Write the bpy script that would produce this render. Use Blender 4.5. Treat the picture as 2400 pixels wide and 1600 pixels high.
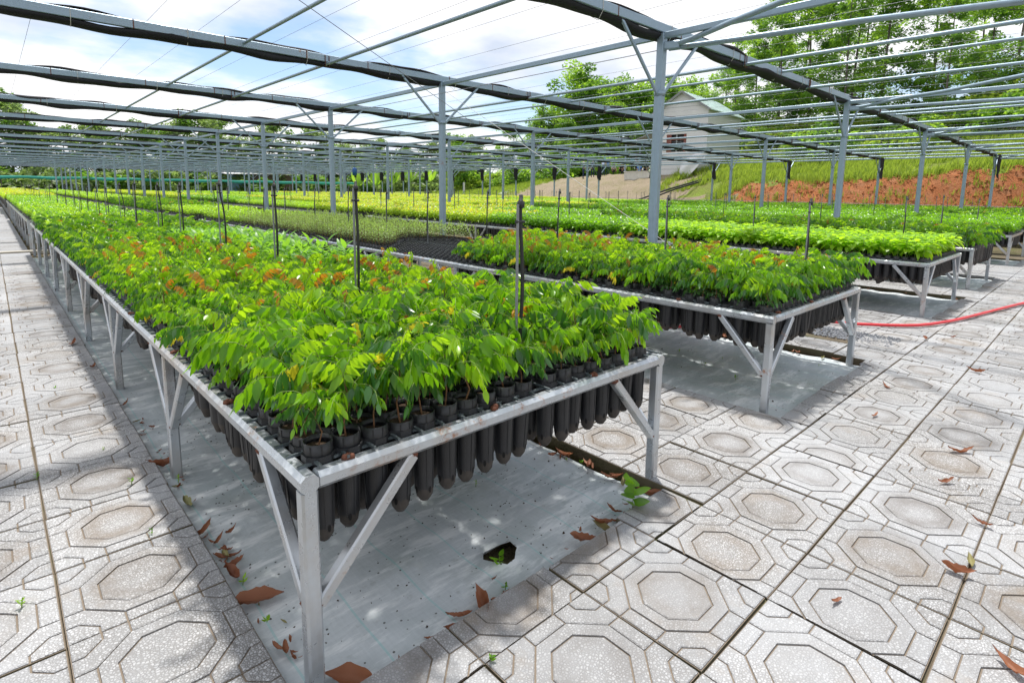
import bpy, bmesh, math, random
import numpy as np
from mathutils import Vector, Matrix

for o in list(bpy.data.objects):
    bpy.data.objects.remove(o)
scene = bpy.context.scene
COL = scene.collection
PI = math.pi
rng = random.Random(7)
nrng = np.random.default_rng(11)

# ------------------------------------------------------------------ camera
cam_data = bpy.data.cameras.new('camera')
cam = bpy.data.objects.new('camera', cam_data)
COL.objects.link(cam)
scene.camera = cam
CAM = Vector((-0.4831, -1.2577, 1.2484))
_r = Vector((0.72985116, -0.68346608, 0.01383481))
_u = Vector((0.08701834, 0.11295934, 0.98978179))
_f = Vector((0.67804505, 0.72118951, -0.14191759))
cam.matrix_world = Matrix(((_r.x, _u.x, -_f.x, CAM.x), (_r.y, _u.y, -_f.y, CAM.y), (_r.z, _u.z, -_f.z, CAM.z), (0, 0, 0, 1)))
cam_data.sensor_width = 36.0
cam_data.lens = 1308.48 / 2400 * 36.0
cam_data.shift_x = -0.00475
cam_data.shift_y = -0.0688
cam_data.clip_start = 0.05
cam_data.clip_end = 2000
cam_data.dof.use_dof = True
cam_data.dof.focus_distance = 3.2
cam_data.dof.aperture_fstop = 14.0

# ------------------------------------------------------------------ light
SUN_DIR = Vector((0.20, 0.27, 1.0)).normalized()
sun_data = bpy.data.lights.new('sun', 'SUN')
sun_data.energy = 4.2
sun_data.angle = math.radians(2.8)
sun_data.color = (1.0, 0.96, 0.9)
sun = bpy.data.objects.new('sun', sun_data)
COL.objects.link(sun)
sun.rotation_euler = SUN_DIR.to_track_quat('Z', 'Y').to_euler()
sun.location = SUN_DIR * 60

world = bpy.data.worlds.new('World')
scene.world = world
world.use_nodes = True
wt = world.node_tree
wt.nodes.clear()
def wn(t, **k):
    n = wt.nodes.new(t)
    for a, b in k.items():
        setattr(n, a, b)
    return n
sky = wn('ShaderNodeTexSky')
sky.sky_type = 'NISHITA'
sky.sun_disc = False
sky.sun_elevation = math.asin(SUN_DIR.z)
sky.sun_rotation = math.atan2(SUN_DIR.x, SUN_DIR.y)
sky.air_density = 1.0
sky.dust_density = 0.6
sky.ozone_density = 1.4
tc = wn('ShaderNodeTexCoord')
sep = wn('ShaderNodeSeparateXYZ')
wt.links.new(tc.outputs['Generated'], sep.inputs[0])
zc = wn('ShaderNodeMath', operation='MAXIMUM'); zc.inputs[1].default_value = 0.0
wt.links.new(sep.outputs[2], zc.inputs[0])
za = wn('ShaderNodeMath', operation='ADD'); za.inputs[1].default_value = 0.16
wt.links.new(zc.outputs[0], za.inputs[0])
dv = wn('ShaderNodeVectorMath', operation='DIVIDE')
cz = wn('ShaderNodeCombineXYZ')
for i in range(3):
    wt.links.new(za.outputs[0], cz.inputs[i])
wt.links.new(tc.outputs['Generated'], dv.inputs[0])
wt.links.new(cz.outputs[0], dv.inputs[1])
off = wn('ShaderNodeVectorMath', operation='ADD'); off.inputs[1].default_value = (0.25, 1.9, 3.1)
wt.links.new(dv.outputs[0], off.inputs[0])
nz = wn('ShaderNodeTexNoise'); nz.inputs['Scale'].default_value = 0.75; nz.inputs['Detail'].default_value = 7.0; nz.inputs['Roughness'].default_value = 0.52
wt.links.new(off.outputs[0], nz.inputs['Vector'])
mr = wn('ShaderNodeMapRange'); mr.interpolation_type = 'SMOOTHSTEP'
mr.inputs['From Min'].default_value = 0.36; mr.inputs['From Max'].default_value = 0.50
wt.links.new(nz.outputs['Fac'], mr.inputs['Value'])
nz2 = wn('ShaderNodeTexNoise'); nz2.inputs['Scale'].default_value = 1.1; nz2.inputs['Detail'].default_value = 6.0
off2 = wn('ShaderNodeVectorMath', operation='ADD'); off2.inputs[1].default_value = (7.3, 2.2, 0.4)
wt.links.new(dv.outputs[0], off2.inputs[0])
wt.links.new(off2.outputs[0], nz2.inputs['Vector'])
cr = wn('ShaderNodeValToRGB')
cr.color_ramp.elements[0].position = 0.33; cr.color_ramp.elements[0].color = (0.60, 0.67, 0.80, 1)
cr.color_ramp.elements[1].position = 0.50; cr.color_ramp.elements[1].color = (1.0, 1.0, 1.02, 1)
wt.links.new(nz2.outputs['Fac'], cr.inputs['Fac'])
bg1 = wn('ShaderNodeBackground'); bg1.inputs['Strength'].default_value = 0.13
bg2 = wn('ShaderNodeBackground'); bg2.inputs['Strength'].default_value = 0.92
wt.links.new(sky.outputs[0], bg1.inputs['Color'])
wt.links.new(cr.outputs[0], bg2.inputs['Color'])
mx = wn('ShaderNodeMixShader')
wt.links.new(mr.outputs[0], mx.inputs[0])
wt.links.new(bg1.outputs[0], mx.inputs[1])
wt.links.new(bg2.outputs[0], mx.inputs[2])
wo = wn('ShaderNodeOutputWorld')
wt.links.new(mx.outputs[0], wo.inputs[0])

vs = scene.view_settings
vs.view_transform = 'Standard'
vs.look = 'None'
vs.exposure = 0.40
vs.gamma = 1.0
vs.use_curve_mapping = False
scene.cycles.max_bounces = 6
scene.cycles.diffuse_bounces = 3
scene.cycles.glossy_bounces = 2
scene.cycles.use_adaptive_sampling = True
scene.cycles.adaptive_threshold = 0.02
scene.cycles.transmission_bounces = 4
scene.cycles.transparent_max_bounces = 8
scene.cycles.use_denoising = True

# ------------------------------------------------------------------ helpers
def tag(o, label=None, cat=None, group=None, kind=None):
    if label: o['label'] = label
    if cat: o['category'] = cat
    if group: o['group'] = group
    if kind: o['kind'] = kind
    return o

def link(name, data, parent=None, loc=None, rz=None, scale=None):
    o = bpy.data.objects.new(name, data)
    COL.objects.link(o)
    if parent is not None: o.parent = parent
    if loc is not None: o.location = loc
    if rz is not None: o.rotation_euler = (0, 0, rz)
    if scale is not None: o.scale = (scale,) * 3 if not hasattr(scale, '__len__') else scale
    return o

def empty(name, loc=(0, 0, 0), rz=0):
    o = link(name, None, None, loc, rz)
    o.empty_display_size = 0.1
    return o

class MB:
    """collects faces for one mesh"""
    def __init__(s):
        s.v = []; s.f = []; s.m = []; s.sm = []
    def add(s, verts, faces, mat=0, smooth=False):
        k = len(s.v)
        s.v.extend([tuple(p) for p in verts])
        for f in faces:
            s.f.append(tuple(i + k for i in f)); s.m.append(mat); s.sm.append(smooth)
    def hexa(s, c, mat=0):
        s.add(c, [(0, 3, 2, 1), (4, 5, 6, 7), (0, 1, 5, 4), (1, 2, 6, 5), (2, 3, 7, 6), (3, 0, 4, 7)], mat)
    def box(s, x0, x1, y0, y1, z0, z1, mat=0):
        s.hexa([(x0, y0, z0), (x1, y0, z0), (x1, y1, z0), (x0, y1, z0), (x0, y0, z1), (x1, y0, z1), (x1, y1, z1), (x0, y1, z1)], mat)
    def beam(s, p0, p1, w, h, mat=0, up=(0, 0, 1), chamfer=0.0):
        """rectangular tube with chamfered long edges"""
        p0 = Vector(p0); p1 = Vector(p1)
        d = (p1 - p0).normalized()
        up = Vector(up)
        if abs(d.dot(up)) > 0.98: up = Vector((0, 1, 0))
        a = d.cross(up).normalized(); b = a.cross(d).normalized()
        w /= 2; h /= 2; c = chamfer
        if c > 0:
            prof = [(-w + c, -h), (w - c, -h), (w, -h + c), (w, h - c), (w - c, h), (-w + c, h), (-w, h - c), (-w, -h + c)]
        else:
            prof = [(-w, -h), (w, -h), (w, h), (-w, h)]
        n = len(prof)
        vs_ = [p0 + a * x + b * y for x, y in prof] + [p1 + a * x + b * y for x, y in prof]
        fs = [(i, (i + 1) % n, n + (i + 1) % n, n + i) for i in range(n)]
        fs += [tuple(range(n - 1, -1, -1)), tuple(range(n, 2 * n))]
        s.add(vs_, fs, mat)
    def tube(s, pts, rad, n=8, mat=0, caps=True, smooth=True):
        pts = [Vector(p) for p in pts]
        if not hasattr(rad, '__len__'): rad = [rad] * len(pts)
        ring = []; vs_ = []
        prev = None
        for i, p in enumerate(pts):
            d = (pts[min(i + 1, len(pts) - 1)] - pts[max(i - 1, 0)]).normalized()
            if prev is None:
                ref = Vector((0, 0, 1)) if abs(d.z) < 0.9 else Vector((1, 0, 0))
                a = d.cross(ref).normalized()
            else:
                a = (prev - d * prev.dot(d)).normalized()
            prev = a
            b = d.cross(a)
            for k in range(n):
                t = 2 * PI * k / n
                vs_.append(p + (a * math.cos(t) + b * math.sin(t)) * rad[i])
        fs = []
        for i in range(len(pts) - 1):
            for k in range(n):
                fs.append((i * n + k, i * n + (k + 1) % n, (i + 1) * n + (k + 1) % n, (i + 1) * n + k))
        s.add(vs_, fs, mat, smooth)
        if caps:
            m_ = len(pts) - 1
            s.add([vs_[k] for k in range(n)], [tuple(range(n - 1, -1, -1))], mat)
            s.add([vs_[m_ * n + k] for k in range(n)], [tuple(range(n))], mat)
    def lathe(s, prof, n=12, c=(0, 0, 0), mats=None, smooth=True, a0=0.0):
        vs_ = []
        for r_, z in prof:
            for k in range(n):
                t = 2 * PI * k / n + a0
                vs_.append((c[0] + r_ * math.cos(t), c[1] + r_ * math.sin(t), c[2] + z))
        for i in range(len(prof) - 1):
            k0 = len(s.f)
            pass
        base = len(s.v)
        s.v.extend(vs_)
        for i in range(len(prof) - 1):
            for k in range(n):
                s.f.append((base + i * n + k, base + i * n + (k + 1) % n, base + (i + 1) * n + (k + 1) % n, base + (i + 1) * n + k))
                s.m.append(mats[i] if mats else 0); s.sm.append(smooth)
    def mesh(s, name, mats):
        me = bpy.data.meshes.new(name)
        me.from_pydata(s.v, [], s.f)
        for m in (mats if isinstance(mats, (list, tuple)) else [mats]):
            me.materials.append(m)
        if any(s.m): me.polygons.foreach_set('material_index', s.m)
        if any(s.sm): me.polygons.foreach_set('use_smooth', s.sm)
        me.update()
        return me
    def build(s, name, mats, parent=None, loc=None, rz=None):
        return link(name, s.mesh(name, mats), parent, loc, rz)

def copy_tree(o, parent=None):
    c = o.copy(); COL.objects.link(c)
    if parent is not None:
        c.parent = parent
    for ch in o.children:
        copy_tree(ch, c)
    return c

# ------------------------------------------------------------------ materials
MATS = {}
def material(name):
    m = bpy.data.materials.new(name)
    m.use_nodes = True
    nt = m.node_tree
    nt.nodes.clear()
    out = nt.nodes.new('ShaderNodeOutputMaterial')
    p = nt.nodes.new('ShaderNodeBsdfPrincipled')
    nt.links.new(p.outputs[0], out.inputs[0])
    MATS[name] = m
    return m, nt, p, out
def N(nt, t, ins=None, **k):
    n = nt.nodes.new(t)
    for a, b in k.items(): setattr(n, a, b)
    for a, b in (ins or {}).items():
        if isinstance(b, bpy.types.NodeSocket): nt.links.new(b, n.inputs[a])
        else: n.inputs[a].default_value = b
    return n
def ramp(nt, fac, stops, interp='LINEAR'):
    n = nt.nodes.new('ShaderNodeValToRGB')
    n.color_ramp.interpolation = interp
    e = n.color_ramp.elements
    while len(e) > 1: e.remove(e[-1])
    for i, (p, c) in enumerate(stops):
        if i == 0: e[0].position = p; el = e[0]
        else: el = e.new(p)
        if not hasattr(c, '__len__'): c = (c, c, c)
        el.color = (*c, 1)
    nt.links.new(fac, n.inputs[0])
    return n.outputs[0]
def mixc(nt, fac, a, b, mode='MIX'):
    n = nt.nodes.new('ShaderNodeMix')
    n.data_type = 'RGBA'; n.blend_type = mode
    for key, v in ((0, fac), (6, a), (7, b)):
        if isinstance(v, bpy.types.NodeSocket): nt.links.new(v, n.inputs[key])
        elif key == 0: n.inputs[0].default_value = v
        else: n.inputs[key].default_value = (*v, 1)
    return n.outputs[2]
def math_(nt, op, a, b=None, c=None, clamp=False):
    n = nt.nodes.new('ShaderNodeMath'); n.operation = op; n.use_clamp = clamp
    for i, v in enumerate((a, b, c)):
        if v is None: continue
        if isinstance(v, bpy.types.NodeSocket): nt.links.new(v, n.inputs[i])
        else: n.inputs[i].default_value = v
    return n.outputs[0]
def noise(nt, vec, scale, detail=4, rough=0.5, out='Fac', dist=0.0):
    n = N(nt, 'ShaderNodeTexNoise', {'Scale': scale, 'Detail': detail, 'Roughness': rough, 'Distortion': dist})
    if vec is not None: nt.links.new(vec, n.inputs['Vector'])
    return n.outputs[out]
def bump(nt, p, h, strength, dist=0.01):
    n = N(nt, 'ShaderNodeBump', {'Strength': strength, 'Distance': dist, 'Height': h})
    nt.links.new(n.outputs[0], p.inputs['Normal'])
def setp(p, **k):
    for a, b in k.items():
        a = {'rough': 'Roughness', 'metal': 'Metallic', 'color': 'Base Color', 'spec': 'Specular IOR Level'}[a]
        if a == 'Base Color' and not isinstance(b, bpy.types.NodeSocket): b = (*b, 1)
        if isinstance(b, bpy.types.NodeSocket): p.id_data.links.new(b, p.inputs[a])
        else: p.inputs[a].default_value = b
def wpos(nt):
    return nt.nodes.new('ShaderNodeNewGeometry').outputs['Position']
def objco(nt):
    return nt.nodes.new('ShaderNodeTexCoord').outputs['Object']
def rnd(nt):
    return nt.nodes.new('ShaderNodeObjectInfo').outputs['Random']

def simple(name, col, rough=0.6, metal=0.0, var=0.25, scale=8.0, spec=0.5, bump_=0.0):
    m, nt, p, _ = material(name)
    pos = wpos(nt)
    f = noise(nt, pos, scale, 5, 0.6)
    c = mixc(nt, f, tuple(x * (1 - var) for x in col), tuple(min(1, x * (1 + var)) for x in col))
    setp(p, color=c, rough=rough, metal=metal, spec=spec)
    if bump_: bump(nt, p, f, bump_)
    return m

def make_steel(name, col, rough, metal, rust=0.62, rust_amt=1.0, grime=None):
    m, nt, p, _ = material(name)
    pos = wpos(nt)
    f = noise(nt, pos, 14, 5, 0.6)
    st = N(nt, 'ShaderNodeMapping', {'Vector': pos, 'Scale': (60, 60, 6)}).outputs[0]
    f2 = noise(nt, st, 1.0, 3, 0.6)
    c = mixc(nt, f, tuple(x * 0.8 for x in col), tuple(x * 1.2 for x in col))
    c = mixc(nt, math_(nt, 'MULTIPLY', f2, 0.35), c, tuple(x * 0.55 for x in col))
    fr = noise(nt, pos, 5.0, 6, 0.7)
    rmask = N(nt, 'ShaderNodeMapRange', {'Value': fr, 'From Min': rust, 'From Max': rust + 0.06}).outputs[0]
    fr2 = noise(nt, pos, 55, 3, 0.6)
    rmask = math_(nt, 'MULTIPLY', rmask, N(nt, 'ShaderNodeMapRange', {'Value': fr2, 'From Min': 0.4, 'From Max': 0.62}).outputs[0])
    rmask = math_(nt, 'MULTIPLY', rmask, rust_amt)
    c = mixc(nt, rmask, c, (0.28, 0.11, 0.04))
    if grime:
        fg = noise(nt, pos, 2.6, 5, 0.65)
        gm = N(nt, 'ShaderNodeMapRange', {'Value': fg, 'From Min': 0.45, 'From Max': 0.66, 'To Max': 0.55}).outputs[0]
        c = mixc(nt, gm, c, grime)
    setp(p, color=c, rough=ramp(nt, f, [(0.3, rough - 0.08), (0.7, rough + 0.12)]), metal=math_(nt, 'SUBTRACT', metal, rmask, clamp=True))
    bump(nt, p, f2, 0.04, 0.002)
    return m
make_steel('galvanised', (0.29, 0.385, 0.47), 0.40, 0.35, 0.64)
make_steel('bench_steel', (0.55, 0.59, 0.63), 0.30, 0.60, 0.585, 1.0, (0.42, 0.35, 0.28))
make_steel('wire', (0.16, 0.19, 0.205), 0.4, 0.6, 0.7)
simple('rusty_clip', (0.13, 0.045, 0.025), 0.85, 0, 0.5, 80)

def make_tile(far=False):
    m, nt, p, _ = material('terrazzo_far' if far else 'terrazzo')
    pos = wpos(nt)
    oc = objco(nt)
    r_ = rnd(nt)
    # pebbles
    vo = N(nt, 'ShaderNodeTexVoronoi', {'Vector': pos, 'Scale': 120.0, 'Randomness': 1.0}, feature='DISTANCE_TO_EDGE')
    vc = N(nt, 'ShaderNodeTexVoronoi', {'Vector': pos, 'Scale': 120.0, 'Randomness': 1.0})
    peb = N(nt, 'ShaderNodeMapRange', {'Value': vo.outputs['Distance'], 'From Min': 0.05, 'From Max': 0.22}).outputs[0]
    hue = N(nt, 'ShaderNodeSeparateColor', {'Color': vc.outputs['Color']}).outputs[0]
    pebc = ramp(nt, hue, [(0.0, (0.34, 0.345, 0.35)), (0.5, (0.51, 0.515, 0.525)), (1.0, (0.63, 0.635, 0.645))])
    n1 = noise(nt, pos, 1.3, 5, 0.6)
    n2 = noise(nt, pos, 5.5, 6, 0.65)
    n3 = noise(nt, pos, 21.0, 4, 0.6)
    matrix = mixc(nt, n2, (0.15, 0.14, 0.13), (0.28, 0.27, 0.26))
    c = mixc(nt, peb, matrix, pebc)
    # a dusty film hides much of the pebble pattern on most slabs
    film = N(nt, 'ShaderNodeMapRange', {'Value': n1, 'From Min': 0.38, 'From Max': 0.60, 'To Min': 0.05, 'To Max': 0.72}).outputs[0]
    filmc = mixc(nt, n3, (0.34, 0.35, 0.365), (0.47, 0.48, 0.50))
    c = mixc(nt, film, c, filmc)
    if not far:
        # stain that settles around the middle of a slab
        sp = N(nt, 'ShaderNodeSeparateXYZ', {'Vector': oc})
        rr = math_(nt, 'SQRT', math_(nt, 'ADD', math_(nt, 'POWER', sp.outputs[0], 2.0), math_(nt, 'POWER', sp.outputs[1], 2.0)))
        wob = math_(nt, 'MULTIPLY', math_(nt, 'SUBTRACT', n2, 0.5), 0.17)
        rr = math_(nt, 'ADD', rr, wob)
        ring = ramp(nt, rr, [(0.0, 0.25), (0.04, 0.35), (0.09, 1.0), (0.115, 0.8), (0.15, 0.25), (0.20, 0.0)])
        ring = math_(nt, 'MULTIPLY', ring, ramp(nt, noise(nt, pos, 8.0, 6, 0.7), [(0.32, 0.4), (0.58, 1.0)]))
        amt = ramp(nt, r_, [(0.0, 0.1), (0.4, 0.4), (0.7, 0.85), (1.0, 1.0)])
        stc = mixc(nt, math_(nt, 'FRACT', math_(nt, 'MULTIPLY', r_, 7.3)), (0.14, 0.13, 0.125), (0.20, 0.155, 0.11))
        c = mixc(nt, math_(nt, 'MULTIPLY', math_(nt, 'MULTIPLY', ring, amt), 0.85), c, stc)
    # rusty and grey blotches
    bl = N(nt, 'ShaderNodeMapRange', {'Value': noise(nt, pos, 3.1, 6, 0.7), 'From Min': 0.56, 'From Max': 0.72, 'To Max': 0.55}).outputs[0]
    c = mixc(nt, bl, c, (0.31, 0.255, 0.20))
    dk = N(nt, 'ShaderNodeMapRange', {'Value': noise(nt, pos, 1.7, 7, 0.7), 'From Min': 0.54, 'From Max': 0.70, 'To Max': 0.45}).outputs[0]
    c = mixc(nt, dk, c, (0.19, 0.18, 0.17))
    br = ramp(nt, math_(nt, 'FRACT', math_(nt, 'MULTIPLY', r_, 13.7)), [(0.0, 0.76), (1.0, 1.0)])
    c = mixc(nt, 1.0, c, br, 'MULTIPLY')
    setp(p, color=c, rough=ramp(nt, n2, [(0.3, 0.48), (0.7, 0.78)]), spec=0.4)
    h = math_(nt, 'ADD', math_(nt, 'MULTIPLY', peb, 0.6), math_(nt, 'MULTIPLY', n3, 0.8))
    bump(nt, p, h, 0.6, 0.003)
    return m
make_tile(); make_tile(True)

m, nt, p, _ = material('groove_dirt')
pos = wpos(nt)
setp(p, color=mixc(nt, noise(nt, pos, 9, 6, 0.7), (0.12, 0.09, 0.065), (0.27, 0.225, 0.175)), rough=0.9)
m, nt, p, _ = material('joint_soil')
pos = wpos(nt)
c = mixc(nt, noise(nt, pos, 6, 6, 0.7), (0.035, 0.03, 0.022), (0.20, 0.155, 0.10))
mo = N(nt, 'ShaderNodeMapRange', {'Value': noise(nt, pos, 2.2, 6, 0.7), 'From Min': 0.5, 'From Max': 0.66, 'To Max': 0.8}).outputs[0]
setp(p, color=mixc(nt, mo, c, (0.07, 0.085, 0.02)), rough=0.95)
bump(nt, p, noise(nt, pos, 90, 4), 0.6, 0.01)

m, nt, p, _ = material('kerb_side')
pos = wpos(nt)
c = mixc(nt, noise(nt, pos, 12, 6, 0.7), (0.05, 0.05, 0.022), (0.20, 0.17, 0.11))
setp(p, color=c, rough=0.95)

def make_sheet():
    m, nt, p, _ = material('woven_sheet')
    pos = wpos(nt)
    sp = N(nt, 'ShaderNodeSeparateXYZ', {'Vector': pos})
    def wave(axis, k):
        return math_(nt, 'SINE', math_(nt, 'MULTIPLY', sp.outputs[axis], k))
    wv = math_(nt, 'MULTIPLY', wave(0, 1600.0), wave(1, 1600.0))
    coarse = math_(nt, 'MULTIPLY', math_(nt, 'ADD', wave(0, 330.0), wave(1, 300.0)), 0.5)
    n1 = noise(nt, pos, 2.4, 6, 0.62)
    stv = N(nt, 'ShaderNodeMapping', {'Vector': pos, 'Scale': (3, 22, 3)}).outputs[0]
    n2 = noise(nt, stv, 1.0, 5, 0.6)
    n3 = noise(nt, pos, 26, 5, 0.65)
    stw = N(nt, 'ShaderNodeMapping', {'Vector': pos, 'Scale': (160, 9, 3)}).outputs[0]
    n4 = noise(nt, stw, 1.0, 3, 0.6)
    sth = N(nt, 'ShaderNodeMapping', {'Vector': pos, 'Scale': (9, 190, 3)}).outputs[0]
    n5 = noise(nt, sth, 1.0, 3, 0.6)
    c = mixc(nt, n1, (0.46, 0.52, 0.555), (0.64, 0.68, 0.70))
    c = mixc(nt, math_(nt, 'MULTIPLY', n2, 0.5), c, (0.72, 0.74, 0.74))
    c = mixc(nt, N(nt, 'ShaderNodeMapRange', {'Value': n1, 'From Min': 0.53, 'From Max': 0.68, 'To Max': 0.5}).outputs[0], c, (0.37, 0.39, 0.33))
    c = mixc(nt, N(nt, 'ShaderNodeMapRange', {'Value': n3, 'From Min': 0.6, 'From Max': 0.75, 'To Max': 0.5}).outputs[0], c, (0.22, 0.22, 0.2))
    c = mixc(nt, N(nt, 'ShaderNodeMapRange', {'Value': coarse, 'From Min': -1, 'From Max': 1, 'To Max': 0.09}).outputs[0], c, (0.26, 0.29, 0.31))
    c = mixc(nt, math_(nt, 'MULTIPLY', math_(nt, 'MULTIPLY', n4, n5), 0.75), c, (0.30, 0.34, 0.37))
    al = N(nt, 'ShaderNodeMapRange', {'Value': noise(nt, pos, 1.1, 7, 0.72), 'From Min': 0.42, 'From Max': 0.62, 'To Max': 0.6}).outputs[0]
    c = mixc(nt, al, c, (0.27, 0.33, 0.33))
    st2 = N(nt, 'ShaderNodeMapping', {'Vector': pos, 'Scale': (2.2, 9, 3), 'Rotation': (0, 0, 0.25)}).outputs[0]
    lt_ = N(nt, 'ShaderNodeMapRange', {'Value': noise(nt, st2, 1.6, 6, 0.7), 'From Min': 0.50, 'From Max': 0.62, 'To Max': 0.8}).outputs[0]
    c = mixc(nt, lt_, c, (0.74, 0.77, 0.78))
    # woven-in marker threads
    fx = math_(nt, 'FRACT', math_(nt, 'MULTIPLY', math_(nt, 'ADD', sp.outputs[0], 0.09), 1 / 0.21))
    line = math_(nt, 'LESS_THAN', math_(nt, 'ABSOLUTE', math_(nt, 'SUBTRACT', fx, 0.5)), 0.016)
    c = mixc(nt, math_(nt, 'MULTIPLY', line, 0.30), c, (0.10, 0.50, 0.48))
    # crumbs of soil
    vo = N(nt, 'ShaderNodeTexVoronoi', {'Vector': pos, 'Scale': 34.0}).outputs['Distance']
    sel = noise(nt, pos, 4.5, 4, 0.6)
    cr_ = math_(nt, 'MULTIPLY', math_(nt, 'LESS_THAN', vo, 0.13), math_(nt, 'GREATER_THAN', sel, 0.5))
    c = mixc(nt, math_(nt, 'MULTIPLY', cr_, 0.85), c, (0.03, 0.03, 0.025))
    setp(p, color=c, rough=0.42, spec=0.5)
    bump(nt, p, math_(nt, 'ADD', math_(nt, 'MULTIPLY', wv, 0.3), math_(nt, 'MULTIPLY', n2, 3.0)), 0.25, 0.002)
    return m
make_sheet()

simple('black_plastic', (0.019, 0.020, 0.023), 0.46, 0, 0.5, 30, 0.5)
simple('pot_plastic', (0.017, 0.018, 0.021), 0.46, 0, 0.45, 24, 0.5)
simple('pot_base', (0.048, 0.041, 0.036), 0.7, 0, 0.5, 40)
simple('pot_hole', (0.004, 0.004, 0.004), 0.9)
simple('potting_soil', (0.05, 0.033, 0.022), 0.95, 0, 0.6, 120, 0.2, 0.6)
simple('stem_brown', (0.16, 0.075, 0.032), 0.65, 0, 0.4, 60)
simple('stem_green', (0.16, 0.24, 0.04), 0.5, 0, 0.3, 60)
simple('tube_grey', (0.22, 0.23, 0.25), 0.5, 0, 0.3, 20)
simple('string', (0.62, 0.62, 0.60), 0.7)
simple('net_black', (0.018, 0.019, 0.023), 0.75, 0, 0.5, 12, 0.3, 0.5)
simple('hose_red', (0.62, 0.035, 0.045), 0.38, 0, 0.15, 10)
simple('gravel', (0.19, 0.20, 0.22), 0.85, 0, 0.6, 60)

def make_leaf(name, lo, hi, trans, tfac=0.45, rough=0.36, dark=None, spec=0.5, darkp=0.0):
    """leaf: glossy front, light shining through"""
    m, nt, p, out = material(name)
    pos = wpos(nt)
    r_ = rnd(nt)
    f = noise(nt, pos, 9, 3, 0.6)
    k = math_(nt, 'ADD', math_(nt, 'MULTIPLY', r_, 0.55), math_(nt, 'MULTIPLY', f, 0.5), clamp=True)
    c = mixc(nt, k, lo, hi)
    if dark:
        sel = N(nt, 'ShaderNodeMapRange', {'Value': noise(nt, pos, 6.5, 2, 0.5), 'From Min': 0.5 - darkp, 'From Max': 0.58 - darkp}).outputs[0]
        c = mixc(nt, math_(nt, 'SUBTRACT', 1.0, sel), c, dark)
    setp(p, color=c, rough=rough, spec=spec)
    tr = N(nt, 'ShaderNodeBsdfTranslucent')
    tcol = mixc(nt, 1.0, mixc(nt, k, trans, tuple(min(1, x * 1.25) for x in trans)), (1, 1, 1), 'MULTIPLY')
    nt.links.new(tcol, tr.inputs[0])
    ms = N(nt, 'ShaderNodeMixShader', {0: tfac})
    nt.links.new(p.outputs[0], ms.inputs[1]); nt.links.new(tr.outputs[0], ms.inputs[2])
    nt.links.new(ms.outputs[0], out.inputs[0])
    return m
make_leaf('leaf_green', (0.018, 0.095, 0.010), (0.17, 0.35, 0.014), (0.27, 0.57, 0.010), 0.45, 0.30)
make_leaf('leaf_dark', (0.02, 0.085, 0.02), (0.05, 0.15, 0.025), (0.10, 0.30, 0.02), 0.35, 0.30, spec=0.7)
make_leaf('leaf_lime', (0.10, 0.27, 0.012), (0.25, 0.43, 0.016), (0.44, 0.70, 0.015), 0.5, 0.32)
make_leaf('leaf_young', (0.26, 0.05, 0.02), (0.48, 0.30, 0.025), (0.62, 0.28, 0.02), 0.42)
make_leaf('leaf_yellow', (0.36, 0.33, 0.03), (0.42, 0.38, 0.04), (0.70, 0.62, 0.03), 0.5)
make_leaf('leaf_broad', (0.17, 0.36, 0.02), (0.27, 0.46, 0.03), (0.50, 0.78, 0.03), 0.5, 0.4)
make_leaf('leaf_fine', (0.11, 0.21, 0.04), (0.23, 0.32, 0.08), (0.34, 0.50, 0.08), 0.45, 0.5)
make_leaf('leaf_goldgreen', (0.17, 0.31, 0.02), (0.31, 0.41, 0.03), (0.50, 0.70, 0.03), 0.5)
make_leaf('leaf_laurel', (0.07, 0.21, 0.025), (0.17, 0.35, 0.04), (0.30, 0.58, 0.04), 0.45, 0.40, spec=0.4)
make_leaf('tree_leaf', (0.035, 0.095, 0.018), (0.085, 0.18, 0.026), (0.20, 0.40, 0.035), 0.42, 0.5)
make_leaf('tree_leaf_light', (0.10, 0.22, 0.028), (0.19, 0.34, 0.04), (0.40, 0.64, 0.05), 0.5, 0.5)
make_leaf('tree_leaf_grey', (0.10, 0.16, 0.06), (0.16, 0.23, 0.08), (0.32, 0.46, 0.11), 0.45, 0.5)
make_leaf('grass_leaf', (0.16, 0.27, 0.03), (0.30, 0.38, 0.05), (0.42, 0.55, 0.06), 0.45, 0.6)
make_leaf('dry_leaf', (0.17, 0.055, 0.025), (0.30, 0.12, 0.055), (0.30, 0.10, 0.04), 0.2, 0.6)
make_leaf('dry_leaf_tan', (0.30, 0.22, 0.10), (0.22, 0.24, 0.09), (0.30, 0.24, 0.10), 0.2, 0.6)
simple('bark', (0.12, 0.105, 0.09), 0.9, 0, 0.4, 4, 0.3, 0.5)

print('stage: materials')
def ordinal(n):
    n += 1
    if n <= 20: return ORD[n - 1]
    T = {2: 'twent', 3: 'thirt', 4: 'fort', 5: 'fift', 6: 'sixt', 7: 'sevent', 8: 'eight', 9: 'ninet'}[n // 10]
    return T + 'ieth' if n % 10 == 0 else T + 'y-' + ORD[n % 10 - 1]
ORD = ['first', 'second', 'third', 'fourth', 'fifth', 'sixth', 'seventh', 'eighth', 'ninth', 'tenth', 'eleventh', 'twelfth', 'thirteenth',
       'fourteenth', 'fifteenth', 'sixteenth', 'seventeenth', 'eighteenth', 'nineteenth', 'twentieth']
def in_view(x, y, z, mx_=0.06):
    d = Vector((x, y, z)) - CAM
    w = d.dot(_f)
    if w < 0.05: return None
    a = 1308.48 * d.dot(_r) / w / 2400 + 0.5047
    b = 0.39674 - 1308.48 * d.dot(_u) / w / 1600
    if -mx_ < a < 1 + mx_ and -mx_ < b < 1 + mx_: return w
    return None

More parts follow.
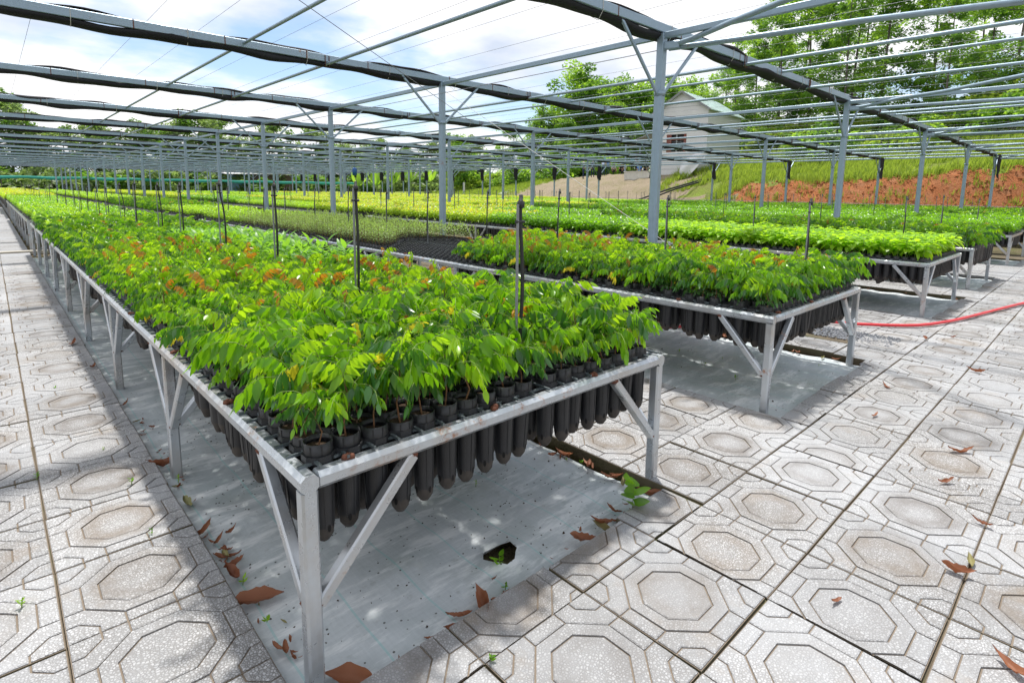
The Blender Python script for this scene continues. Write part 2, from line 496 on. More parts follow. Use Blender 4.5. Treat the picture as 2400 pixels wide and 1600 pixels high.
# ------------------------------------------------------------------ terrain
def sstep(a, b, x):
    t = np.clip((x - a) / (b - a), 0, 1)
    return t * t * (3 - 2 * t)
def terrain_h(x, y):
    x = np.asarray(x, float); y = np.asarray(y, float)
    bank = np.interp(y, [-20, 0, 8, 14, 20, 30, 40, 55, 75], [3.4, 3.1, 2.4, 2.1, 2.1, 2.3, 2.0, 0.8, 0.1])
    wid = np.interp(y, [-20, 15, 22, 60], [2.4, 2.4, 8.5, 14.0])
    slope = np.interp(y, [-30, 8, 18, 28, 40, 80], [0.27, 0.26, 0.22, 0.12, 0.06, 0.04])
    h = bank * sstep(33.6, 33.6 + wid, x) + np.clip(x - 36.5, 0, 17) * slope + np.clip(x - 53.5, 0, 60) * slope * 0.25
    h += np.clip(y - 92, 0, 60) * 0.03
    far = sstep(36, 60, x)
    h += far * (np.sin(x * 0.21 + y * 0.13) + np.sin(y * 0.31 - x * 0.1)) * 0.25
    near = sstep(33.6, 35.5, x)
    h += near * (np.sin(x * 2.1 + y * 1.3) * np.sin(y * 0.9 - x * 0.7)) * 0.09
    return h
def th(x, y): return float(terrain_h(x, y))

def make_soil(name, c1, c2, c3, bs=0.8, sc=1.0):
    m, nt, p, _ = material(name)
    pos = wpos(nt)
    f = noise(nt, pos, 0.9 * sc, 7, 0.7)
    f2 = noise(nt, pos, 7.0 * sc, 6, 0.75)
    c = mixc(nt, f2, c1, c2)
    c = mixc(nt, N(nt, 'ShaderNodeMapRange', {'Value': f, 'From Min': 0.45, 'From Max': 0.65, 'To Max': 0.8}).outputs[0], c, c3)
    setp(p, color=c, rough=0.95, spec=0.15)
    bump(nt, p, f2, bs, 0.15)
    return m
make_soil('red_soil', (0.29, 0.095, 0.035), (0.47, 0.185, 0.08), (0.38, 0.19, 0.10), 0.8, 1.6)
make_soil('brown_soil', (0.20, 0.16, 0.11), (0.34, 0.285, 0.21), (0.21, 0.19, 0.10))
make_soil('grass_soil', (0.13, 0.20, 0.03), (0.22, 0.27, 0.05), (0.16, 0.15, 0.06))
make_soil('yard_soil', (0.12, 0.095, 0.06), (0.20, 0.16, 0.10), (0.09, 0.12, 0.03))

xs = np.concatenate([np.arange(-40, 33, 4.0), np.arange(33, 46, 0.35), np.arange(46, 70, 1.5), np.arange(70, 241, 10.0)])
ys = np.concatenate([np.arange(-60, -10, 6.0), np.arange(-10, 45, 0.6), np.arange(45, 110, 2.5), np.arange(110, 301, 15.0)])
GX, GY = np.meshgrid(xs, ys, indexing='ij')
GZ = terrain_h(GX, GY) - 0.10
GZ[GX > 34] += nrng.normal(0, 0.035, (GX > 34).sum())
zones = {'ground': MB(), 'red_soil_bank': MB(), 'dirt_slope': MB(), 'grass_hillside': MB()}
zid = {k: {} for k in zones}
def zone(x, y, z):
    if x < 33.4 and y < 92: return 'ground'
    edge = 0.5 * math.sin(y * 1.7) + 0.3 * math.sin(y * 4.1)
    wob = 1.2 * math.sin(x * 0.8 + y * 0.5) + 0.8 * math.sin(x * 2.3)
    if x < 35.9 + edge * 0.5 and y < 17.5 + wob: return 'red_soil_bank'
    if x < 46.0 and 17.5 + wob <= y < 41 + wob and (x < 36.8 or y > 21 + wob): return 'dirt_slope'
    return 'grass_hillside'
for i in range(len(xs) - 1):
    for j in range(len(ys) - 1):
        k = zone(0.5 * (xs[i] + xs[i + 1]), 0.5 * (ys[j] + ys[j + 1]), 0)
        mb, ids = zones[k], zid[k]
        f = []
        for (a, b) in ((i, j), (i + 1, j), (i + 1, j + 1), (i, j + 1)):
            if (a, b) not in ids:
                ids[(a, b)] = len(mb.v); mb.v.append((GX[a, b], GY[a, b], GZ[a, b]))
            f.append(ids[(a, b)])
        mb.f.append(tuple(f)); mb.m.append(0); mb.sm.append(k != 'red_soil_bank')
for k, mname in (('ground', 'yard_soil'), ('red_soil_bank', 'red_soil'), ('dirt_slope', 'brown_soil'), ('grass_hillside', 'grass_soil')):
    tag(zones[k].build(k, MATS[mname]), kind='structure')

# ------------------------------------------------------------------ pavement
TP = 0.405; TH = 0.2
PITS = [(-0.03, 1.53), (2.68, 4.34), (6.55, 8.40), (9.20, 11.02), (13.2, 14.95)]
def inset(poly, d):
    n = len(poly); out = []
    area = sum(poly[i][0] * poly[(i + 1) % n][1] - poly[(i + 1) % n][0] * poly[i][1] for i in range(n))
    if area < 0: poly = poly[::-1]
    for i in range(n):
        p0, p1, p2 = Vector(poly[i - 1]), Vector(poly[i]), Vector(poly[(i + 1) % n])
        e1 = (p1 - p0).normalized(); e2 = (p2 - p1).normalized()
        n1 = Vector((-e1.y, e1.x)); n2 = Vector((-e2.y, e2.x))
        k = (n1 + n2)
        k = k / max(0.2, (1 + n1.dot(n2)))
        out.append(p1 + k * d)
    return [(q.x, q.y) for q in out]
def tile_mesh():
    mb = MB()
    a, b, c = 0.150, 0.106, 0.074
    t8 = math.tan(PI / 8)
    zb, zt, g = -0.0052, 0.0, 0.0026
    mb.box(-TH, TH, -TH, TH, -0.05, zb, 1)
    mb.m[-6:] = [2, 1, 2, 2, 2, 2]
    pieces = []
    octo = lambda q: [(q * t8, q), (-q * t8, q), (-q, q * t8), (-q, -q * t8), (-q * t8, -q), (q * t8, -q), (q, -q * t8), (q, q * t8)]
    pieces.append(octo(b))
    t = a * t8; s = TH; k = c * t8
    for q in range(4):
        def R(p):
            for _ in range(q): p = (-p[1], p[0])
            return p
        pieces.append([R(p) for p in [(-t, a), (t, a), (t, s), (-t, s)]])
        pieces.append([R(p) for p in [(t, a), (a, t), (s, t), (s, s - c), (s - k, s - c), (s - c, s - k), (s - c, s), (t, s)]])
        pieces.append([R(p) for p in [(s, s), (s - c, s), (s - c, s - k), (s - k, s - c), (s, s - c)]])
    for poly in pieces:
        q = inset(poly, g); q2 = inset(poly, g + 0.0034)
        n = len(q)
        vs_ = [(x, y, zb) for x, y in q] + [(x, y, zt - 0.0022) for x, y in q] + [(x, y, zt) for x, y in q2]
        fs = [tuple(range(2 * n, 3 * n))]
        for r_ in (0, n):
            fs += [(r_ + i, r_ + (i + 1) % n, r_ + n + (i + 1) % n, r_ + n + i) for i in range(n)]
        mb.add(vs_, fs, 0)
    oo, ii = octo(a - g), octo(b + g)
    vs_ = [(x, y, zt) for x, y in ii] + [(x, y, zt) for x, y in oo] + [(x, y, zb) for x, y in ii] + [(x, y, zb) for x, y in oo]
    fs = []
    for i in range(8):
        j = (i + 1) % 8
        fs += [(i, j, 8 + j, 8 + i), (16 + i, 16 + j, j, i), (8 + i, 8 + j, 24 + j, 24 + i)]
    mb.add(vs_, fs, 0)
    return mb.mesh('tile', [MATS['terrazzo'], MATS['groove_dirt'], MATS['kerb_side']])
TILE = tile_mesh()
bmn = bmesh.new(); bmn.from_mesh(TILE); bmesh.ops.recalc_face_normals(bmn, faces=bmn.faces); bmn.to_mesh(TILE); bmn.free()
TILE_CACHE = {}
def tile_cut(x0, x1, y0, y1, rag=0):
    key = (round(x0, 3), round(x1, 3), round(y0, 3), round(y1, 3), rag)
    if key in TILE_CACHE: return TILE_CACHE[key]
    if key[:4] == (-TH, TH, -TH, TH):
        TILE_CACHE[key] = TILE; return TILE
    bm = bmesh.new(); bm.from_mesh(TILE)
    for co, no in (((x0, 0, 0), (-1, 0, 0)), ((x1, 0, 0), (1, 0, 0)), ((0, y0, 0), (0, -1, 0)), ((0, y1, 0), (rag * 0.02, 1, 0))):
        lim = {0: x0 > -TH + 1e-4, 1: x1 < TH - 1e-4, 2: y0 > -TH + 1e-4, 3: y1 < TH - 1e-4}
        g = bm.verts[:] + bm.edges[:] + bm.faces[:]
        if abs(co[0]) < TH - 1e-4 and abs(co[1]) < TH - 1e-4:
            r_ = bmesh.ops.bisect_plane(bm, geom=g, plane_co=co, plane_no=no, clear_outer=True)
            eds = [e for e in r_['geom_cut'] if isinstance(e, bmesh.types.BMEdge)]
            bmesh.ops.edgeloop_fill(bm, edges=eds, mat_nr=2) if eds else None
    bmesh.ops.triangulate(bm, faces=[f for f in bm.faces if len(f.verts) > 4])
    me = bpy.data.meshes.new('tile')
    bm.to_mesh(me); bm.free()
    for m in TILE.materials: me.materials.append(m)
    TILE_CACHE[key] = me
    return me

cells = []   # x0, x1, y0, y1
def lines(a, b, start=None, step=TP):
    out = [a]; x = a if start is None else start
    while x + step < b - 0.05:
        x += step; out.append(x)
    out.append(b)
    return out
XL = [-1.245, -0.84, -0.435, -0.03, 0.376, 0.781, 1.186, 1.515, 1.92, 2.325, 2.55]
while XL[-1] < 15: XL.append(XL[-1] + TP)
Y0 = -0.242
YF = [Y0 - k * TP for k in range(5)][::-1]
for i in range(len(XL) - 1):
    for j in range(len(YF) - 1):
        cells.append((XL[i], XL[i + 1], YF[j], YF[j + 1]))
for (p0, p1) in PITS:
    for i in range(len(XL) - 1):
        a, b = max(XL[i], p0), min(XL[i + 1], p1)
        if b - a > 0.06: cells.append((a, b, Y0, -0.075 + 0.012 * math.sin(i * 2.3)))
def aisle(xa, xb, ymax):
    xl = lines(xa, xb)
    y = Y0
    while y < ymax:
        if not (12.3 < y + 0.2 < 12.75):
            for i in range(len(xl) - 1): cells.append((xl[i], xl[i + 1], y, y + TP))
        y += TP
aisle(-1.245, -0.03, 40)
aisle(1.53, 2.68, 4.2); aisle(4.34, 6.55, 3.4); aisle(8.40, 9.20, 2.2); aisle(11.02, 13.2, 1.8)
bed = MB()
for a, b, c, d in ((-1.6, -0.03, -2.2, 60), (-0.03, 16, -2.2, -0.09), (1.53, 2.68, -0.09, 14), (4.34, 6.55, -0.09, 14), (8.4, 9.2, -0.09, 14), (11.02, 13.2, -0.09, 14), (14.95, 16, -0.09, 14)):
    bed.box(a + 0.004, b - 0.004, c, d - 0.004, -0.105, -0.013)
pavement = tag(bed.build('pavement', MATS['joint_soil']), kind='structure')
# gravel patch where slabs are missing in the aisle
GRAVEL = (4.93, 5.30, -0.10, 0.72)
scored = []
for (a, b, c, d) in cells:
    if a > GRAVEL[0] - 0.21 and b < GRAVEL[1] + 0.21 and c > GRAVEL[2] - 0.1 and d < GRAVEL[3] + 0.1 and 4.7 < a < 5.2: continue
    w = in_view((a + b) / 2, (c + d) / 2, 0, 0.7 if (a < 2.5 and c < 2) else 0.12)
    if w is None: continue
    scored.append((w, a, b, c, d))
scored.sort()
def put_tile(a, b, c, d):
    w, h = b - a - 0.0055, d - c - 0.0055
    fx = rng.choice((0, 1)); fy = 1
    x0, x1 = (-TH, -TH + w) if fx else (TH - w, TH)
    y0, y1 = (-TH, -TH + h) if h > 0.3 or rng.random() < 0.4 else (-TH + 0.05, -TH + 0.05 + h)
    x0, x1 = max(x0, -TH), min(x1, TH)
    if w > TH * 2 - 0.006: x0, x1 = -TH, TH
    if h > TH * 2 - 0.006: y0, y1 = -TH, TH
    me = tile_cut(x0, x1, y0, y1)
    return me, ((a + b) / 2 - (x0 + x1) / 2, (c + d) / 2 - (y0 + y1) / 2)
for w, a, b, c, d in scored[:300]:
    me, (x, y) = put_tile(a, b, c, d)
    o = link('tile', me, pavement, (x + rng.gauss(0, 0.0012), y + rng.gauss(0, 0.0012), rng.uniform(-0.004, 0.0015)))
    o.rotation_euler = (rng.gauss(0, 0.005), rng.gauss(0, 0.005), rng.gauss(0, 0.006))
farm = MB()
for w, a, b, c, d in scored[300:]:
    farm.box(a + 0.003, b - 0.003, c + 0.003, d - 0.003, -0.04, rng.uniform(-0.002, 0.001))
fo = farm.build('distant_tiles', MATS['terrazzo_far'], pavement); fo['kind'] = 'stuff'
# drain kerb that crosses the left aisle
kb = MB(); kb.beam((-1.6, 12.50, -0.01), (1.6, 12.50, -0.01), 0.12, 0.07, 0, chamfer=0.01)
simple('pale_concrete', (0.45, 0.42, 0.36), 0.85, 0, 0.25, 6, 0.3, 0.3)
tag(kb.build('drain_kerb', MATS['pale_concrete']), 'pale concrete kerb crossing the left walkway between two bench tables', 'kerb')

# ------------------------------------------------------------------ woven ground cover under the benches
SHEETS = ['under the nearest bench, with a torn hole', 'under the second bench', 'under the third bench, beside the red hose',
          'under the fourth bench from the left', 'under the bench at the right edge']
def sheet(i, x0, x1, y0, y1):
    mb = MB()
    nx = int((x1 - x0) / 0.035)
    yy = list(np.arange(y0, y0 + 2.4, 0.035)) + list(np.arange(y0 + 2.4, y1, 0.5))
    idx = {}
    hole = (0.745, 0.105) if i == 0 else None
    def co(a, b):
        x = x0 + (x1 - x0) * a / nx; y = yy[b]
        z = -0.047 + 0.006 * math.sin(x * 5 + i) * math.sin(y * 3.1) + 0.0045 * math.sin(y * 19 + 2 * math.sin(x * 4)) + 0.003 * math.sin(x * 23 + 3 * math.sin(y * 6))
        if b == 0: z -= 0.004; y += 0.012 * math.sin(x * 11 + i * 2) + 0.006 * math.sin(x * 31)
        if a == nx: x -= 0.02 * (1 + math.sin(y * 2.2))
        if hole:
            d = math.hypot(x - hole[0], (y - hole[1]) * 1.5)
            if d < 0.12: z += 0.010 * (1 - d / 0.12)
        return (x, y, z)
    for a in range(nx):
        for b in range(len(yy) - 1):
            if hole:
                cx_, cy_ = x0 + (x1 - x0) * (a + .5) / nx, (yy[b] + yy[b + 1]) / 2
                an = math.atan2(cy_ - hole[1], cx_ - hole[0])
                if math.hypot(cx_ - hole[0], (cy_ - hole[1]) * 1.35) < 0.052 + 0.012 * math.sin(3 * an): continue
            f = []
            for (p_, q_) in ((a, b), (a + 1, b), (a + 1, b + 1), (a, b + 1)):
                if (p_, q_) not in idx:
                    idx[(p_, q_)] = len(mb.v); mb.v.append(co(p_, q_))
                f.append(idx[(p_, q_)])
            mb.f.append(tuple(f)); mb.m.append(0); mb.sm.append(True)
    if hole:
        rr = random.Random(4)
        jit = [rr.uniform(-0.004, 0.004) for _ in range(64)]
        for q, (x, y, z) in enumerate(mb.v):
            an = math.atan2(y - hole[1], x - hole[0]); d = math.hypot(x - hole[0], (y - hole[1]) * 1.35)
            R0 = 0.066 + 0.014 * math.sin(3 * an + 0.6) + jit[int((an + PI) * 10) % 64]
            if 0.02 < d < R0 + 0.016:
                k = R0 / d
                mb.v[q] = (hole[0] + (x - hole[0]) * k, hole[1] + (y - hole[1]) * k, z + 0.004)
    o = mb.build('ground_cover_sheet', MATS['woven_sheet'])
    tag(o, 'grey woven weed sheet on the ground ' + SHEETS[i], 'ground cover', 'weed-control sheets under the benches')
for i, (a, b) in enumerate(PITS):
    sheet(i, a + 0.004, b - 0.02, -0.082, 11.9)

# ------------------------------------------------------------------ benches
BENCHES = [(0.0, 1.58), (2.70, 4.30), (6.58, 8.33), (9.22, 10.95), (13.25, 14.92), (15.8, 17.5), (19.75, 21.45), (22.35, 24.05), (26.3, 28.0), (28.9, 30.5)]
ZR = 0.56
BN = ['nearest', 'second', 'third', 'fourth', 'fifth', 'sixth', 'seventh', 'eighth', 'ninth', 'tenth']
def bench(bi, x0, x1, y0, ln, detail, label):
    t = empty('seedling_bench', (x0, y0, 0))
    tag(t, label, 'bench', 'steel seedling benches')
    W = x1 - x0
    S = MATS['bench_steel']
    w, h, zc_ = 0.046, 0.046, ZR - 0.023
    ch = 0.012 if detail else 0
    for xx in (w / 2, W - w / 2):
        mb = MB(); mb.beam((xx, 0.0, zc_), (xx, ln, zc_), w, h, chamfer=ch); mb.build('side_rail', S, t)
    for yy in (w / 2 - 0.002, ln - w / 2):
        mb = MB(); mb.beam((w + 0.001, yy, zc_ + 0.001), (W - w - 0.001, yy, zc_ + 0.001), w, h, chamfer=ch); mb.build('end_rail', S, t)
    n = int(round(ln / 1.5))
    for k in range(1, n):
        mb = MB(); mb.beam((w, k * ln / n, zc_ - 0.012), (W - w, k * ln / n, zc_ - 0.012), 0.04, 0.03); mb.build('cross_rail', S, t)
    lw = 0.042
    for k in range(n + 1):
        yy = min(max(k * ln / n, lw / 2 + 0.002), ln - lw / 2)
        for sx, xx in ((1, lw / 2 + 0.003), (-1, W - lw / 2 - 0.003)):
            if not detail and sx < 0: continue
            mb = MB(); mb.beam((xx, yy, -0.052), (xx, yy, ZR - 0.045), lw, lw, chamfer=0.006 if detail else 0, up=(0, 1, 0)); mb.build('leg', S, t)
            if k > 5 and detail < 2: continue
            dirs = []
            if k > 0: dirs.append((0, -1))
            if k < n: dirs.append((0, 1))
            dirs.append((sx, 0))
            for dx, dy in dirs:
                L_ = 0.30
                mb = MB()
                p0 = Vector((xx + dx * 0.018, yy + dy * 0.018, 0.20)); p1 = Vector((xx + dx * L_, yy + dy * L_, ZR - 0.050))
                u_ = Vector((dy, dx, 0)) if dx == 0 else Vector((0, 1, 0))
                u_ = Vector((1, 0, 0)) if dy else Vector((0, 1, 0))
                mb.beam(p0, p1, 0.034, 0.034, chamfer=0.005, up=u_)
                mb.build('brace', S, t)
                if bi < 2 and k < 4:
                    for e_ in (p0, p1):
                        mb = MB(); q_ = random.Random(int(e_.x * 911 + e_.y * 577 + e_.z * 71))
                        prof = [(0.001, -0.012), (q_.uniform(.014, .02), -0.006), (q_.uniform(.018, .024), 0.002), (q_.uniform(.010, .016), 0.010), (0.001, 0.014)]
                        mb.lathe(prof, 7, e_); mb.build('weld', MATS['rusty_clip'], t)
    if detail:
        sp = 0.0745
        mb = MB()
        k = 0
        yy = 0.052
        while yy < min(ln, 9.0):
            mb.beam((0.010 + 0.004 * rng.random(), yy, ZR + 0.0032), (W - 0.010, yy, ZR + 0.0032), 0.0072, 0.0072)
            yy += sp
        xx = 0.056
        while xx < W - 0.02:
            mb.beam((xx, 0.012 + 0.004 * rng.random(), ZR + 0.0098), (xx, min(ln, 9.0), ZR + 0.0098), 0.0072, 0.0072)
            xx += sp
        g = mb.build('wire_mesh', MATS['wire'], t); g['kind'] = 'stuff'
        if bi < 2:
            for (cx_, cy_) in ((0.13, 0.024), (0.63, 0.022), (1.12, 0.022), (0.024, 0.62), (0.024, 1.35), (0.024, 2.3), (0.024, 3.9)):
                mb = MB()
                for q in range(5):
                    ax, ay = rng.uniform(-.012, .012), rng.uniform(-.008, .008)
                    mb.lathe([(0.001, 0.012 - q * 0.001), (0.008, 0.008), (0.011, 0.0), (0.009, -0.002)], 6, (cx_ + ax, cy_ + ay, ZR + 0.004))
                mb.build('rusty_clip', MATS['rusty_clip'], t)
    return t
for i, (a, b) in enumerate(BENCHES):
    if i < 5:
        bench(i, a, b, 0.0, 12.0, 2 if i < 2 else (1 if i < 4 else 0), 'long galvanised bench of seedlings, %s, its front end towards the camera' % ('leftmost and nearest' if i == 0 else BN[i] + ' from the left'))
    else:
        bench(i, a, b, 0.0, 12.0, 0, 'distant galvanised seedling bench, %s bench from the left' % BN[i])
    for s_ in range(1, 4):
        if i < 4: bench(i, a, b, 13.0 * s_, 12.0, 0, 'galvanised bench in the %s line from the left, %s table from the front' % (BN[i], ORD[s_]))

# ------------------------------------------------------------------ shade house frame
PX, PY, LX, LY, HB = 5.376, 2.566, 6.542, 4.357, 3.08
NK = 18
G = MATS['galvanised']
def post_proto():
    t = empty('steel_post')
    mb = MB(); mb.beam((0, 0, -0.1), (0, 0, 2.40), 0.105, 0.105, chamfer=0.022, up=(0, 1, 0)); mb.build('lower_column', G, t)
    mb = MB(); mb.beam((0, 0, 2.40), (0, 0, 3.07), 0.088, 0.088, chamfer=0.006, up=(0, 1, 0)); mb.build('upper_column', G, t)
    mb = MB(); mb.lathe([(0.060, -0.03), (0.066, -0.03), (0.066, 0.03), (0.060, 0.03)], 12, (0, 0, 2.40)); mb.build('collar', G, t)
    for s_ in (-1, 1):
        mb = MB(); mb.beam((s_ * 0.06, 0, 2.40), (s_ * 0.80, 0, HB + 0.01), 0.036, 0.03, up=(0, 1, 0), chamfer=0.005); mb.build('brace', G, t)
    return t
pproto = post_proto()
first = True
SIDE = ['leftmost', 'second from the left', 'third from the left', 'fourth from the left', 'rightmost']
for k in range(NK):
    for i in range(5):
        x, y = PX + i * LX, PY + k * LY
        if in_view(x, y, 2.2, 0.05) is None: continue
        o = pproto if first else copy_tree(pproto)
        first = False
        o.location = (x, y, 0)
        tag(o, 'steel post, %s cross row from the front, %s' % (ORD[k], SIDE[i]), 'post', 'shade house posts')
# one lone post at the far left end
o = copy_tree(pproto); o.location = (3.2, 52.0, 0); tag(o, 'lone distant steel post at the far left, apart from the rows', 'post', 'shade house posts')

XB0, XB1 = -3.0, PX + 4 * LX + 0.08
def lumpy(name, pts, ra, rb, mats, seed, parent=None, n=10, rib=0.25):
    """elliptic lumpy roll along x"""
    rr = random.Random(seed)
    mb = MB(); vs_ = []
    m_ = len(pts)
    ph = [rr.uniform(0, 6.28) for _ in range(6)]
    for i, (x, y, z) in enumerate(pts):
        k = 1 + rib * (0.5 * math.sin(x * 2.4 + ph[0]) + 0.35 * math.sin(x * 5.1 + ph[1]) + 0.3 * math.sin(x * 1.1 + ph[2]))
        if i in (0, m_ - 1): k *= 0.6
        dz = -0.018 * math.sin(x * 3.1 + ph[3]) - 0.01 * math.sin(x * 7 + ph[4])
        for q in range(n):
            t = 2 * PI * q / n
            c_ = 1 + 0.10 * math.sin(3 * t + x * 1.7 + ph[5])
            vs_.append((x, y + ra * k * c_ * math.cos(t), z + dz + rb * k * c_ * math.sin(t)))
    fs = [(i * n + q, i * n + (q + 1) % n, (i + 1) * n + (q + 1) % n, (i + 1) * n + q) for i in range(m_ - 1) for q in range(n)]
    fs += [tuple(range(n)), tuple(range((m_ - 1) * n + n - 1, (m_ - 1) * n - 1, -1))]
    mb.add(vs_, fs, 0, True)
    return mb.build(name, mats, parent)
for k in range(NK):
    y = PY + k * LY
    t = empty('roof_beam', (0, y, HB))
    kk = 'nearest' if k == 0 else ORD[k] + ' from the front'
    tag(t, 'galvanised roof beam running across the beds under the sky, ' + kk, 'beam', 'cross beams of the shade house')
    mb = MB(); mb.beam((XB0, 0, 0.05), (XB1, 0, 0.05), 0.055, 0.10, chamfer=0.006 if k < 4 else 0); mb.build('tube', G, t)
    if k < 5:
        x = -2.1
        while x < XB1:
            mb = MB(); mb.beam((x, 0, -0.002), (x, 0, 0.104), 0.012, 0.060, chamfer=0, up=(0, 1, 0)); mb.build('weld_mark', MATS['rusty_clip'], t)
            x += rng.uniform(0.9, 1.7)
    st = 0.12 if k < 4 else (0.3 if k < 9 else 0.8)
    pts = [(x, y + 0.070, HB - 0.018) for x in np.arange(XB0, XB1, st)]
    thin = 1.0 if k < 4 else max(0.35, 1.0 - 0.12 * (k - 3))
    net = lumpy('rolled_shade_net', pts, 0.085 * thin, 0.054 * thin, MATS['net_black'], 100 + k)
    tag(net, 'black shade net rolled up along the underside of the roof beam, ' + kk, 'shade net', 'rolled shade nets')
    pts = [(x, y + 0.045, HB + 0.105) for x in np.arange(XB0, XB1, st)]
    if k < 9:
        top = lumpy('net_hem', pts, 0.05, 0.018, MATS['net_black'], 300 + k, net, rib=0.9)
        top.parent = net
    if k < 4:
        x = -2.0
        while x < XB1:
            mb = MB()
            yy, zz = y, HB
            mb.tube([(x, yy - 0.031, zz + 0.10), (x, yy - 0.031, zz - 0.0), (x, yy + 0.03, zz - 0.088), (x, yy + 0.15, zz - 0.02), (x, yy + 0.10, zz + 0.125), (x, yy, zz + 0.108), (x, yy - 0.031, zz + 0.10)], 0.0035, 5)
            mb.build('tie', MATS['string'], net)
            x += rng.uniform(1.0, 1.6)
    # net end that hangs down at the outer post
    mb = MB()
    for a in range(7):
        for b in range(5):
            mb.v.append((XB1 - 0.45 + a * 0.07, y - 0.15 + 0.05 * math.sin(a * 1.7 + b + k), HB - b * 0.24 - (0.1 * math.sin(a * 2.1 + k) if b == 4 else 0)))
    for a in range(6):
        for b in range(4): mb.f.append((a * 5 + b, a * 5 + 5 + b, a * 5 + 6 + b, a * 5 + 1 + b)); mb.m.append(0); mb.sm.append(True)
    mb.build('net_tail', MATS['net_black'], net)

# tie tubes and pipes along the rows
YB0, YB1 = -1.5, PY + (NK - 1) * LY
for i in range(-1, 5):
    x = PX + i * LX
    nm = 'row of posts, ' + (SIDE[i] + ' row' if i >= 0 else 'beyond the left edge')
    if i >= 0:
        mb = MB(); mb.beam((x, YB0, HB - 0.035), (x, YB1, HB - 0.035), 0.05, 0.068, chamfer=0.006)
        tag(mb.build('tie_beam', G), 'long tie tube running away from the camera over the ' + nm, 'beam', 'tie beams along the rows')
    for q, (dx, rr_, dz) in enumerate(((2.065, 0.024, -0.03), (3.33, 0.021, 0.06), (4.47, 0.024, -0.03))):
        if x + dx > XB1 or x + dx < 1.2: continue
        mb = MB(); mb.tube([(x + dx, YB0 if x + dx > 5 else 1.6, HB + dz), (x + dx, YB1, HB + dz)], rr_, 8)
        p_ = empty('roof_pipe', (0, 0, 0))
        o = mb.build('pipe', G, p_)
        tag(p_, 'thin round pipe running away under the roof, %s pipe of the %s bay' % (ORD[q], ORD[i + 1]), 'pipe', 'roof pipes between the post rows')
        if dz < 0:
            for k in range(6):
                y = PY + k * LY
                mb = MB(); mb.tube([(x + dx - 0.03, y - 0.034, HB + 0.09), (x + dx - 0.03, y - 0.036, HB - 0.07), (x + dx + 0.03, y - 0.036, HB - 0.07), (x + dx + 0.03, y - 0.034, HB + 0.09)], 0.006, 5)
                mb.build('bracket', MATS['rusty_clip'], p_)
# struts that fan out from the front posts
for i in range(5):
    x = PX + i * LX
    t = empty('front_strut', (x, PY, 2.93))
    tag(t, 'pair of pipes fanning towards the camera from the front post, ' + SIDE[i], 'strut', 'front struts')
    mb = MB(); mb.tube([(0.05, -0.05, 0.0), (0.05, -0.35, 0.03), (-0.05, -0.9, 0.10), (-0.35, -1.6, 0.10), (-1.3, -3.0, 0.12)], 0.030, 10); mb.build('bent_pipe', G, t)
    mb = MB(); mb.tube([(0.06, -0.06, -0.02), (0.25, -0.75, -0.01), (0.47, -1.9, 0.0), (0.85, -3.2, 0.0)], 0.030, 10); mb.build('straight_pipe', G, t)
    mb = MB(); mb.beam((0.0, -0.04, 0.0), (0.05, -0.20, 0.0), 0.05, 0.09, chamfer=0.012); mb.build('end_plate', G, t)
# fine wires of the roof
simple('thin_wire', (0.20, 0.21, 0.23), 0.5, 0.4)
for j, x in enumerate(np.arange(-0.6, XB1, 0.78)):
    mb = MB(); z = HB + 0.115
    x += rng.uniform(-0.15, 0.15)
    mb.tube([(x, YB0 - 1, z), (x, YB1, z)], 0.0022, 4, caps=False)
    tag(mb.build('support_wire', MATS['thin_wire']), 'fine roof wire running away overhead, %s from the left' % ordinal(j), 'wire', 'fine roof wires')
def wire(p0, p1, label, r_=0.004, sag=0.0, m='thin_wire', n=2):
    mb = MB()
    pts = [Vector(p0).lerp(Vector(p1), k / n) - Vector((0, 0, 4 * sag * (k / n) * (1 - k / n))) for k in range(n + 1)]
    mb.tube(pts, r_, 5)
    return tag(mb.build('guy_wire', MATS[m]), label, 'wire')
wire((5.40, 6.87, 2.93), (5.9, 1.6, 0.05), 'pale guy wire slanting down from the second post to the aisle', 0.004, m='string')
wire((0.6, 3.6, 3.22), (5.6, 6.3, 2.35), 'thin dark cable crossing the sky towards the second post', 0.004)
wire((5.33, 2.60, 2.88), (2.9, 6.9, 2.2), 'thin cable with a shackle tied to the nearest post', 0.0035)
wire((31.6, -4, 0.85), (31.6, 78, 0.85), 'long horizontal wire along the outer posts before the bank', 0.012)
print('stage: structure')
